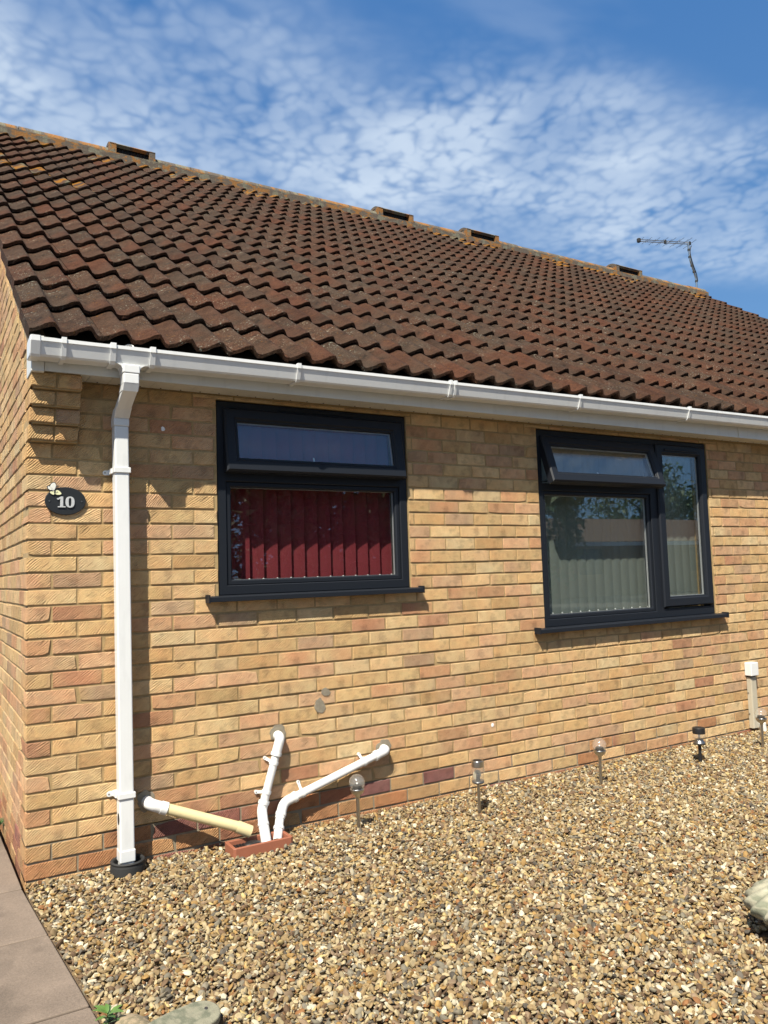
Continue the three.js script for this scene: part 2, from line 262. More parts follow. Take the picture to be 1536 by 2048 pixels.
{
  // mortar and inner leaf behind the bricks
  const hole = WINS.map((w) => rect(w.x0, w.x1, w.y0, w.y1));
  part(frontWall, 'mortar', extrudeZ(rect(0.007, END - 0.26, 0.152, 2.36), hole, -0.29, -0.0060), mortarMat);
  part(frontWall, 'footing_mortar', extrudeZ(rect(0.007, END - 0.26, -0.3, 0.148), [], -0.29, -0.0060), greyMortar);
  const th = 34.685 * Math.PI / 180, apex = -5.69, ya = 2.40 + Math.tan(th) * (-0.0 - apex) - 0.02;
  const gable = extrudeZ([[0.295, 0.152], [-BACK, 0.152], [-BACK, 2.36], [-apex, ya], [0.02, 2.40], [0.02, 2.365], [0.295, 2.365]], [], 0.0065, 0.28);
  gable.applyMatrix4(AXIS); part(sideWall, 'mortar', gable, mortarMat);
  part(sideWall, 'footing_mortar', boxUV(box(0.0065, 0.28, -0.3, 0.148, BACK, -0.295)), greyMortar);
  const recs = [];
  const addBrick = (wall, x, y, w, h, sideways, extra, pal) => recs.push({ wall, x, y, w, h, sideways, extra, pal });
  for (let j = -5; j <= 26; j++) {
    const yb = (25 - j - 1) * GA + 0.005, h = GA - 0.01, full = ((j % 2) + 2) % 2 === 0;
    let x = 0, first = true;
    while (x < END - 0.02) {
      const w = first ? (full ? ST - 0.01 : HD - 0.01 + 0.005) : ST - 0.01, corner = first; let pieces = [[x, Math.min(x + w, END), yb, yb + h]];
      for (const W of WINS) {
        const out = [];
        for (const [a, b, c, d] of pieces) {
          if (b <= W.x0 || a >= W.x1 || d <= W.y0 || c >= W.y1) { out.push([a, b, c, d]); continue; }
          if (d - W.y1 > 0.008) out.push([a, b, W.y1 + 0.003, d]);
          if (W.x0 - 0.004 - a > 0.02) out.push([a, W.x0 - 0.003, c, Math.min(d, W.y1)]);
          if (b - W.x1 - 0.004 > 0.02) out.push([W.x1 + 0.003, b, c, Math.min(d, W.y1)]);
        }
        pieces = out;
      }
      for (const [a, b, c, d] of pieces) {
        const low = yb < 0.15 && (a < 2.2 || yb < 0 || rnd() < 0.15);
        addBrick(frontWall, a, c, b - a, d - c, false, corner ? (full ? HD - 0.01 + 0.005 : ST - 0.01) : 0.03, low ? (yb > 0.07 && a > 0.5 && a < 2.2 && rnd() < 0.75 ? DEEP : REDS) : PAL);
      }
      x += w + 0.01; first = false;
    }
  }
  const zLim = (y) => y < 2.3 ? BACK : -(y - 2.3) / Math.tan(th) - 0.01;
  for (let j = -56; j <= 26; j++) {
    const yb = (25 - j - 1) * GA + 0.005, h = GA - 0.01, full = ((j % 2) + 2) % 2 === 0; let d = j < -5 ? 0 : (full ? HD + 0.005 : ST);
    const zTop = yb + h < 2.36 ? 0.2 : (2.43 - yb - h) / Math.tan(th);
    let z = -d; if (j < -5) { z = (full ? -HD : -ST); while (z > zTop) z -= ST; }
    while (z > BACK + 0.2) {
      const w = ST - 0.01; let z1 = z, z0 = z - w; if (z1 <= zTop + 0.02 && z0 >= -11.38 - Math.min(zTop, 0) + 0.02) addBrick(sideWall, z0, yb, w, h, true, 0.03, yb < 0.15 ? REDS : PAL); z -= ST;
    }
  }
  // the bricks that show largest stay single
  const P = V(0, 0, 0), N = V(0, 0, 0);
  for (const r of recs) {
    P.set(r.sideways ? 0 : r.x + r.w / 2, r.y + r.h / 2, r.sideways ? r.x + r.w / 2 : 0); N.set(r.sideways ? -1 : 0, 0, r.sideways ? 0 : 1);
    const e = camera.position.clone().sub(P), dist = e.length(), facing = e.normalize().dot(N), q = P.clone().project(camera);
    const seen = Math.abs(q.x) < 1 && Math.abs(q.y) < 1 && q.z < 1 && facing > 0; r.score = seen ? r.w * r.h * facing / dist / dist : 0;
  }
  const sel = new Set([...recs].filter((r) => r.score > 0 && r.y > -0.05).sort((a, b) => b.score - a.score).slice(0, 300)), rest = [[], []];
  for (const r of recs) {
    const g = brickGeo(r.w, r.h, 0.03, r.pal, r.extra), m = new THREE.Matrix4();
    if (r.sideways) m.makeRotationY(-Math.PI / 2).setPosition(0, r.y, r.x); else m.setPosition(r.x, r.y, 0);
    if (sel.has(r)) { const b = part(r.wall, 'brick', g, brickMat); b.applyMatrix4(m); } else { g.applyMatrix4(m); rest[r.sideways ? 1 : 0].push(g.toNonIndexed()); }
  }
  part(frontWall, 'bricks', mergeGeometries(rest[0]), brickMat).userData.kind = 'stuff';
  part(sideWall, 'bricks', mergeGeometries(rest[1]), brickMat).userData.kind = 'stuff';
  // corbel under the eaves at the corner
  const corbel = node(house, 'corbel', 'stepped brick corbel under the eaves at the corner');
  [0.058, 0.086, 0.112, 0.142].forEach((z, k) => {
    const y = 1.95 + k * GA + 0.005;
    part(corbel, 'mortar', boxUV(box(0.012, 0.208, y - 0.007, y + 0.072, 0.004, z - 0.010)), mortarMat);
    for (const i of [0, 1]) { const g = brickGeo(0.102, GA - 0.012, 0.03, [PAL[2], PAL[6], PAL[4]], z); const b = part(corbel, 'brick', g, brickMat); b.position.set(i * 0.111, y, z); if (i) { const d = part(corbel, 'brick', box(0.2, 0.2125, y + 0.002, y + GA - 0.016, 0.004, z - 0.004), std({ color: lin(0.36, 0.23, 0.11), map: brickTint, bumpMap: brickBump, bumpScale: 0.004, roughness: 0.94 })); } }
  });
}
// shell: floor, ceiling, inner and rear walls
part(house, 'floor_slab', box(0.29, END - 0.27, -0.2, 0.1, BACK + 0.3, -0.3), carpet);
part(house, 'ceiling', box(0.285, END - 0.265, 2.365, 2.42, BACK + 0.3, -0.0), plaster);
part(house, 'rear_wall', box(0.29, END - 0.27, -0.2, 2.36, BACK, BACK + 0.29), mortarMat);
{
  const th = 34.685 * Math.PI / 180, ya = 2.36 + Math.tan(th) * 5.69 - 0.06, g = extrudeZ([[0.0, -0.2], [-BACK, -0.2], [-BACK, 2.36], [5.69, ya], [0.0, 2.36]], [], END - 0.255, END); g.applyMatrix4(AXIS); part(house, 'gable_wall', g, mortarMat);
}
for (const x of [2.5, 6.2]) part(house, 'partition_wall', box(x, x + 0.1, 0.1, 2.364, -4.2, -0.292), plaster);
part(house, 'partition_wall', box(0.29, END - 0.27, 0.1, 2.364, -4.32, -4.21), plaster);
// repairs and marks on the brickwork
function blob(x, y, rx, ry, seed, t = 0.003) { const r = rngOf(seed), pts = []; const p1 = r() * 6, p2 = r() * 6, p3 = r() * 6; for (let i = 0; i < 40; i++) { const a = i / 40 * Math.PI * 2, k = 0.95 + 0.09 * Math.sin(2 * a + p1) + 0.06 * Math.sin(3 * a + p2) + 0.05 * Math.sin(7 * a + p3) + 0.10 * (r() - 0.5); pts.push([x + Math.cos(a) * rx * k, y + Math.sin(a) * ry * k]); } return boxUV(extrudeZ(pts, [], -0.02, t, 0.0008)); }
for (const [x, y, rx, ry, s] of [[0.522, 0.26, 0.047, 0.049, 3], [1.2, 0.484, 0.050, 0.046, 5], [1.834, 0.329, 0.049, 0.044, 8], [1.445, 0.598, 0.032, 0.042, 11], [1.482, 0.668, 0.026, 0.024, 14]]) part(frontWall, 'mortar_patch', blob(x, y, rx, ry, s), patchMat, 'grey mortar repair patch');
for (const [x, y, s] of [[0.617, 2.05, 2], [2.614, 0.35, 4]]) part(frontWall, 'filler_spot', blob(x, y, 0.011, 0.011, s), whitePlastic, 'small white filler spot');

// ---------------------------------------------------------------- eaves
const tilt = 0.0068, FZ = 0.165, eaveY = (x) => 2.25 + 0.0022 * x;
{
  const f = node(house, 'fascia');
  for (const [a, b] of [[0.052, 5.02], [5.024, END - 0.004]]) { const g = extrudeX([[FZ - 0.018, 0], [FZ, -0.006], [FZ, 0.148], [FZ - 0.018, 0.148]], a, b); const p = g.attributes.position; for (let i = 0; i < p.count; i++) p.setY(i, p.getY(i) + eaveY(p.getX(i))); part(f, 'board', boxUV(g), upvcGrey); }
  part(f, 'joint_trim', box(5.0, 5.045, eaveY(5) - 0.008, eaveY(5) + 0.14, FZ + 0.001, FZ + 0.006), upvcGrey);
  part(f, 'corner_trim', boxUV(box(-0.004, 0.05, 2.238, 2.40, -0.0, FZ + 0.006, 0.003)), upvcGrey);
  const s = node(house, 'soffit');
  for (let k = 0; k * 0.1 < END - 0.06; k++) { const x = 0.052 + k * 0.1, x1 = Math.min(x + 0.0975, END - 0.01); part(s, 'panel', box(x, x1, eaveY(x) - 0.001, eaveY(x) + 0.008, 0.006, FZ - 0.019), upvcGrey); if (k < 70 && k > 1) part(s, 'soffit_dot', cyl(V(x + 0.05, eaveY(x) - 0.003, 0.022), V(x + 0.05, eaveY(x) + 0.002, 0.022), 0.004, 0.004, 8), rubber); }  // small solid dark disc stands in for a dot on the panel
}
// gutter
const gy = (x) => 2.283 + 0.0105 * x, GZ0 = FZ + 0.012, GZ1 = FZ + 0.118;
{
  const gut = node(house, 'gutter', 'white square-section gutter with clipped brackets');
  const prof = (o) => [[GZ0 - o, 0.072], [GZ0 - o, -o], [GZ1 - 0.030 + o * 0.5, -o], [GZ1 - 0.022 + o, 0.008], [GZ1 - 0.004 + o, 0.062], [GZ1 + o, 0.0625], [GZ1 + o, 0.078 + o], [GZ1 - 0.010, 0.078 + o], [GZ1 - 0.010, 0.074], [GZ1 - 0.004, 0.072], [GZ1 - 0.008, 0.062], [GZ1 - 0.026, 0.010], [GZ1 - 0.032, 0.004], [GZ0 + 0.004, 0.004], [GZ0 + 0.004, 0.072]];
  const sloped = (g) => { const p = g.attributes.position; for (let i = 0; i < p.count; i++) p.setY(i, p.getY(i) + gy(p.getX(i))); g.computeVertexNormals(); return boxUV(g); };
  for (const [a, b] of [[0.0, 0.335], [0.335, 0.495], [0.495, 2.205], [2.205, 6.2], [6.2, END + 0.02]]) part(gut, 'trough', sloped(extrudeX(prof(0), a + 0.001, b - 0.001)), upvc);
  part(gut, 'end_cap', sloped(extrudeX([[GZ0 - 0.003, 0.076], [GZ0 - 0.003, -0.004], [GZ1 - 0.026, -0.004], [GZ1 - 0.018, 0.006], [GZ1 + 0.004, 0.060], [GZ1 + 0.004, 0.084], [GZ1 - 0.02, 0.084]], -0.022, 0.022, 0.004)), upvc);
  const br = (x, w) => part(gut, 'bracket', sloped(extrudeX([[GZ0 - 0.006, 0.074], [GZ0 - 0.006, -0.007], [GZ1 - 0.026, -0.007], [GZ1 - 0.014, 0.006], [GZ1 + 0.003, 0.058], [GZ1 + 0.007, 0.060], [GZ1 + 0.007, 0.086], [GZ1 - 0.014, 0.086], [GZ1 - 0.014, 0.0795], [GZ1 + 0.0005, 0.0795], [GZ1 + 0.0005, 0.0622], [GZ1 - 0.0035, 0.0618], [GZ1 - 0.0215, 0.0075], [GZ1 - 0.030, -0.0005], [GZ0 - 0.0005, -0.0005], [GZ0 - 0.0005, 0.074]], x, x + w)), upvc);
  for (const x of [0.105, 1.228, 3.21, 4.28, 5.3, 6.35, 7.4]) br(x, 0.02);
  for (const x of [0.31, 0.487]) br(x, 0.024);
  for (const x of [2.185, 2.218]) br(x, 0.016);
  // outlet and leaf guard
  part(gut, 'outlet', [boxUV(box(0.366, 0.443, 2.245, gy(0.4) - 0.001, GZ1 - 0.090, GZ1 - 0.010, 0.006)), boxUV(extrudeZ([[0.33, 2.2885], [0.345, 2.286], [0.36, 2.277], [0.366, 2.262], [0.443, 2.262], [0.449, 2.277], [0.464, 2.286], [0.48, 2.2885]], [], GZ1 - 0.090, GZ1 - 0.018))], upvc);
  const wires = []; for (let k = 0; k < 8; k++) { const a = k / 8 * Math.PI, r = 0.036; wires.push(new THREE.TubeGeometry(new THREE.CatmullRomCurve3([-1, -0.92, -0.6, 0, 0.6, 0.92, 1].map((t, i) => V(0.405 + Math.cos(a) * r * t, 2.335 + [0, 0.026, 0.045, 0.056, 0.045, 0.026, 0][i], GZ0 + 0.05 + Math.sin(a) * r * t))), 16, 0.0012, 5)); }
  part(gut, 'leaf_guard', wires, steel);
}
// downpipe
{
  const dp = node(house, 'downpipe', 'white square downpipe with offset bend');
  const sq = (w, y0, y1, z0, z1, xc, lean = 0, r = 0.007) => { const g = new RoundedBoxGeometry(w, y1 - y0, z1 - z0, 2, r); g.translate(xc, (y0 + y1) / 2, (z0 + z1) / 2); const p = g.attributes.position; if (lean) for (let i = 0; i < p.count; i++) p.setX(i, p.getX(i) + lean * (2.05 - p.getY(i))); return boxUV(g); };
  const off = (w, ya, za, yb, zb, d) => { const g = extrudeX([[za, ya], [za - d, ya], [zb - d, yb], [zb, yb]], 0, w, 0.003); g.translate(0.404 - w / 2, 0, 0); const p = g.attributes.position; for (let i = 0; i < p.count; i++) p.setX(i, p.getX(i) - 0.008 * sm(2.21, 2.1, p.getY(i))); return boxUV(g); };
  part(dp, 'upper_bend', [sq(0.071, 2.196, 2.247, GZ1 - 0.088, GZ1 - 0.012, 0.404), off(0.0712, 2.2, GZ1 - 0.013, 2.165, GZ1 - 0.028, 0.074)], upvc);
  part(dp, 'offset_pipe', off(0.066, 2.166, GZ1 - 0.030, 2.105, 0.150, 0.069), upvc);
  part(dp, 'lower_bend', [off(0.0712, 2.112, 0.156, 2.068, 0.104, 0.072), sq(0.0712, 2.03, 2.07, 0.032, 0.1035, 0.396)], upvc);
  part(dp, 'pipe', sq(0.066, 0.075, 2.032, 0.034, 0.100, 0.396, 0.0085, 0.008), upvc);
  part(dp, 'shoe', [sq(0.0715, 0.028, 0.085, 0.0315, 0.1035, 0.4135), sq(0.062, 0.002, 0.03, 0.036, 0.098, 0.4135)], upvc);
  for (const [y, x] of [[1.822, 0.398], [0.325, 0.4107]]) part(dp, 'bracket', [boxUV(box(x - 0.039, x + 0.039, y - 0.013, y + 0.013, 0.004, 0.1065, 0.003)), cyl(V(x - 0.058, y - 0.004, 0.001), V(x - 0.058, y - 0.004, 0.007), 0.012), boxUV(box(x - 0.058, x - 0.036, y - 0.015, y + 0.008, 0.001, 0.0065, 0.001)), boxUV(box(x - 0.043, x - 0.037, y - 0.013, y + 0.011, 0.001, 0.06, 0.001))], upvc);
  for (const [y, x] of [[1.822, 0.398], [0.325, 0.4107]]) part(dp, 'screw', cyl(V(x - 0.060, y - 0.004, 0.005), V(x - 0.060, y - 0.004, 0.0085), 0.004, 0.004, 10), darkSteel);
  const h = new THREE.CylinderGeometry(0.017, 0.017, 0.002, 20); h.rotateZ(Math.PI / 2); h.scale(1, 1.5, 1); h.translate(0.378, 0.222, 0.078); part(dp, 'hole_disc', h, rubber, 'dark oval disc in place of a hole low on the pipe side');  // solid disc stands in for an open hole, its shade put into the colour
}

// ---------------------------------------------------------------- windows
function sashRing(x0, x1, y0, y1, w, z0, z1, m) { return boxUV(extrudeZ(rect(x0, x1, y0, y1), [rect(x0 + w, x1 - w, y0 + w, y1 - w)], z0, z1, m)); }
function tilted(list, hy, hz, a) { const m = new THREE.Matrix4().makeTranslation(0, hy, hz).multiply(new THREE.Matrix4().makeRotationX(a)).multiply(new THREE.Matrix4().makeTranslation(0, -hy, -hz)); for (const g of list) g.applyMatrix4(m); return list; }
function paneSet(win, x0, x1, y0, y1, z, turn) {
  const o = box(x0, x1, y0, y1, z - 0.004, z), i = box(x0, x1, y0, y1, z - 0.024, z - 0.020), s = extrudeZ(rect(x0, x1, y0, y1), [rect(x0 + 0.008, x1 - 0.008, y0 + 0.008, y1 - 0.008)], z - 0.019, z - 0.005), gk = extrudeZ(rect(x0 - 0.004, x1 + 0.004, y0 - 0.004, y1 + 0.004), [rect(x0 + 0.003, x1 - 0.003, y0 + 0.003, y1 - 0.003)], z + 0.0005, z + 0.005);
  if (turn) tilted([o, i, s, gk], ...turn);
  part(win, 'pane', o, glass); part(win, 'inner_pane', i, glass); part(win, 'glazing_spacer', s, spacer); part(win, 'gasket', gk, gasket);
}
function sill(win, x0, x1, y) {
  part(win, 'sill', boxUV(extrudeX([[-0.08, y + 0.004], [0.052, y - 0.006], [0.055, y - 0.009], [0.055, y - 0.030], [0.050, y - 0.032], [0.047, y - 0.030], [0.047, y - 0.014], [-0.08, y - 0.006]], x0, x1)), anthracite);
  for (const x of [x0, x1]) part(win, 'sill_end_cap', box(x - 0.004, x + 0.004, y - 0.035, y + 0.006, 0.001, 0.058), anthracite);
}
{
  const w = node(house, 'window', 'dark grey window with tilted top light and red blinds behind'), W = WINS[0], z = -0.012;
  const X0 = 0.896, X1 = 2.055, Y0 = 1.212, Y1 = 2.222;
  part(w, 'frame', boxUV(extrudeZ(rect(X0, X1, Y0, Y1), [rect(0.945, 2.005, 1.262, 1.800), rect(0.945, 2.005, 1.852, 2.175)], -0.08, z, 0.004)), anthracite);
  part(w, 'glazing_bead', sashRing(0.942, 2.008, 1.259, 1.803, 0.031, -0.07, z - 0.010, 0.007), anthracite);
  paneSet(w, 0.966, 1.984, 1.283, 1.779, z - 0.030);
  const turn = [2.185, -0.012, -0.16];
  part(w, 'sash', tilted([sashRing(0.930, 2.020, 1.842, 2.185, 0.062, -0.060, 0.004, 0.009), sashRing(0.985, 1.965, 1.897, 2.130, 0.018, -0.05, -0.004, 0.004)], ...turn).map(boxUV2), anthracite);
  paneSet(w, 0.998, 1.952, 1.910, 2.117, -0.016, turn);
  part(w, 'trickle_vent', box(1.25, 1.72, 2.196, 2.208, z + 0.001, z + 0.010, 0.003), anthracite);
  for (const x of [1.005, 1.895]) part(w, 'friction_stay', box(x, x + 0.03, 1.86, 1.866, -0.06, 0.03), steel);
  part(w, 'handle', tilted([cyl(V(1.455, 1.905, -0.055), V(1.455, 1.952, -0.060), 0.006, 0.004, 10), box(1.40, 1.48, 1.892, 1.904, -0.062, -0.05, 0.003)], ...turn), whitePlastic);
  sill(w, 0.826, 2.108, 1.213);
}
function boxUV2(g) { return boxUV(g); }
{
  const w = node(house, 'window', 'wide dark grey window with tilted top light and pale blinds behind'), z = -0.012;
  const X0 = 3.087, X1 = 4.827, Y0 = 0.912, Y1 = 2.222;
  part(w, 'frame', boxUV(extrudeZ(rect(X0, X1, Y0, Y1), [rect(3.128, 4.172, 0.962, 1.812), rect(3.128, 4.190, 1.862, 2.175), rect(4.262, 4.785, 0.975, 2.175)], -0.08, z, 0.004)), anthracite);
  part(w, 'glazing_bead', sashRing(3.125, 4.175, 0.959, 1.815, 0.031, -0.07, z - 0.010, 0.007), anthracite);
  paneSet(w, 3.149, 4.151, 0.983, 1.791, z - 0.030);
  part(w, 'casement_sash', [sashRing(4.243, 4.803, 0.985, 2.190, 0.068, -0.06, 0.006, 0.009), sashRing(4.303, 4.743, 1.045, 2.130, 0.016, -0.05, -0.003, 0.004)], anthracite);
  paneSet(w, 4.314, 4.732, 1.056, 2.119, -0.020);
  const turn = [2.180, -0.012, -0.32];
  part(w, 'sash', tilted([sashRing(3.118, 4.212, 1.842, 2.180, 0.062, -0.060, 0.004, 0.009), sashRing(3.172, 4.158, 1.896, 2.126, 0.018, -0.05, -0.004, 0.004)], ...turn).map(boxUV2), anthracite);
  paneSet(w, 3.186, 4.144, 1.910, 2.112, -0.016, turn);
  part(w, 'trickle_vent', box(4.33, 4.70, 2.142, 2.154, 0.007, 0.016, 0.003), anthracite);
  for (const x of [3.15, 4.12]) part(w, 'friction_stay', box(x, x + 0.03, 1.872, 1.878, -0.06, 0.05), steel);
  part(w, 'handle', tilted([cyl(V(3.615, 1.905, -0.055), V(3.615, 1.952, -0.060), 0.006, 0.004, 10), box(3.56, 3.64, 1.892, 1.904, -0.062, -0.05, 0.003)], ...turn), whitePlastic);
  sill(w, 2.99, 4.892, 0.913);
}
// blinds
function blind(name, label, x0, x1, y0, y1, z, pitch, width, ang, mat, gaps) {
  const t = thing(name, label, 'blind'); let k = 0;
  part(t, 'headrail', box(x0 - 0.02, x1 + 0.02, y1 + 0.004, y1 + 0.04, z - 0.02, z + 0.02, 0.004), whitePlastic);
  for (let x = x0 + pitch / 2; x < x1; x += pitch, k++) {
    const g = new THREE.PlaneGeometry(width, y1 - y0, 4, 1), p = g.attributes.position; for (let i = 0; i < p.count; i++) p.setZ(i, 0.006 * (1 - 4 * (p.getX(i) / width) ** 2));
    g.computeVertexNormals(); const uv = g.attributes.uv; for (let i = 0; i < uv.count; i++) uv.setXY(i, p.getX(i), p.getY(i));
    g.rotateY(ang + jit() * 0.05); g.translate(x + (gaps[k] || 0), (y0 + y1) / 2, z); part(t, 'vane', g, mat);
    const bead = new THREE.SphereGeometry(0.006, 8, 6); bead.translate(x + pitch * 0.45, y0 + 0.004, z + 0.016); part(t, 'chain_bead', bead, whitePlastic);
  }
  return t;
}
blind('vertical_blind', 'burgundy vertical blind behind the window nearest the downpipe', 0.95, 2.0, 1.285, 2.19, -0.15, 0.0815, 0.089, -0.42, burgundy, {});
blind('vertical_blind', 'pale green grey vertical blind behind the wide window', 3.12, 4.825, 0.985, 2.19, -0.16, 0.086, 0.089, -0.07, paleBlind, { 3: -0.004 });

// ---------------------------------------------------------------- waste pipes
function ringAt(a, b, t, r, len) { const d = b.clone().sub(a).normalize(), c = a.clone().lerp(b, t); return cyl(c.clone().addScaledVector(d, -len / 2), c.clone().addScaledVector(d, len / 2), r, r, 18); }
function clip(parent, c, dir, ear, r) { // strap round the pipe with an ear on the wall
  const d = dir.clone().normalize(), e = ear.clone(), c0 = c.clone().addScaledVector(d, -0.008), c1 = c.clone().addScaledVector(d, 0.008);
  const a0 = V(e.x, e.y, 0.007), b0 = V(c.x, c.y, c.z - 0.004), L = b0.clone().sub(a0), bar = new RoundedBoxGeometry(L.length(), 0.015, 0.005, 1, 0.002);
  bar.applyMatrix4(new THREE.Matrix4().makeBasis(L.clone().normalize(), V(0, 0, 1).cross(L).normalize(), L.clone().normalize().cross(V(0, 0, 1).cross(L).normalize()))); bar.translate((a0.x + b0.x) / 2, (a0.y + b0.y) / 2, (a0.z + b0.z) / 2);
  part(parent, 'pipe_clip', [cyl(c0, c1, r + 0.0035, r + 0.0035, 18), boxUV(bar), cyl(V(e.x, e.y, 0.001), V(e.x, e.y, 0.0095), 0.0095, 0.0095, 14)], pipeWhite);
  part(parent, 'screw', cyl(V(e.x, e.y, 0.008), V(e.x, e.y, 0.0115), 0.004, 0.004, 8), darkSteel);
}
{
  const p = node(house, 'waste_pipe', 'steep white waste pipe dropping into the gully'), a = V(1.196, 0.477, -0.02), b = V(1.196, 0.473, 0.040), c = V(1.086, 0.128, 0.042), d = V(1.068, 0.085, 0.10), e = V(1.062, 0.0, 0.155);
  part(p, 'elbow', tube([a, b, b.clone().lerp(c, 0.24)], 0.0255, 0.03, 24), pipeWhite);
  part(p, 'pipe', tube([b.clone().lerp(c, 0.2), c], 0.0212, 0.01, 4), pipeWhite);
  part(p, 'lower_bend', tube([c.clone().lerp(b, 0.1), c, d, e], 0.0255, 0.03, 30), pipeWhite);
  for (const t of [0.235, 0.9]) part(p, 'collar', ringAt(b, c, t, 0.0285, 0.016), pipeWhite);
  part(p, 'collar', ringAt(d, e, 0.1, 0.028, 0.014), pipeWhite);
  clip(p, b.clone().lerp(c, 0.36), c.clone().sub(b), V(1.122, 0.372, 0), 0.0212); clip(p, b.clone().lerp(c, 0.76), c.clone().sub(b), V(1.071, 0.21, 0), 0.0212);
}
{
  const p = node(house, 'waste_pipe', 'long slanting white waste pipe beside the first solar light'), a = V(1.830, 0.318, -0.02), b = V(1.830, 0.318, 0.042), c = V(1.205, 0.143, 0.044), d = V(1.166, 0.078, 0.08), e = V(1.120, 0.0, 0.155);
  part(p, 'elbow', tube([a, b, b.clone().lerp(c, 0.11)], 0.0255, 0.03, 24), pipeWhite);
  part(p, 'pipe', tube([b.clone().lerp(c, 0.09), c.clone().lerp(b, 0.05)], 0.0212, 0.01, 4), pipeWhite);
  part(p, 'lower_bend', tube([c.clone().lerp(b, 0.1), c, d], 0.0255, 0.045, 30), pipeWhite);
  part(p, 'tail_pipe', tube([c.clone().lerp(d, 0.6), d, e], 0.0225, 0.03, 20), pipeWhite);
  for (const t of [0.115, 0.9]) part(p, 'collar', ringAt(b, c, t, 0.0285, 0.016), pipeWhite);
  part(p, 'collar', ringAt(c, d, 0.72, 0.028, 0.016), pipeWhite); part(p, 'collar', ringAt(d, e, 0.45, 0.0275, 0.016), pipeWhite);
  clip(p, b.clone().lerp(c, 0.235), c.clone().sub(b), V(1.672, 0.312, 0), 0.0212); clip(p, b.clone().lerp(c, 0.83), c.clone().sub(b), V(1.305, 0.222, 0), 0.0212);
}
{
  const p = node(house, 'overflow_pipe', 'yellowed plastic overflow pipe with open end'), a = V(0.525, 0.257, -0.02), b = V(0.525, 0.256, 0.055), c = V(0.955, 0.083, 0.12), end = b.clone().lerp(c, 1.1);
  part(p, 'elbow', tube([a, b, b.clone().lerp(c, 0.15)], 0.0275, 0.03, 24), pipeWhite);
  part(p, 'collar', ringAt(b, c, 0.145, 0.0305, 0.03), pipeWhite);
  part(p, 'pipe', tube([b.clone().lerp(c, 0.13), c], 0.0255, 0.01, 4, 18), pipeYellow);
  const lip = new THREE.LatheGeometry([[0.0285, 0], [0.0295, 0.004], [0.0295, 0.075], [0.0255, 0.075], [0.0255, 0.0]].map(([r, y]) => new THREE.Vector2(r, y)), 24);
  lip.applyQuaternion(new THREE.Quaternion().setFromUnitVectors(V(0, 1, 0), c.clone().sub(b).add(V(0, -0.05, 0.02)).normalize())); const s = b.clone().lerp(c, 0.93); lip.translate(s.x, s.y, s.z); part(p, 'coupling', lip, pipeYellow);
}

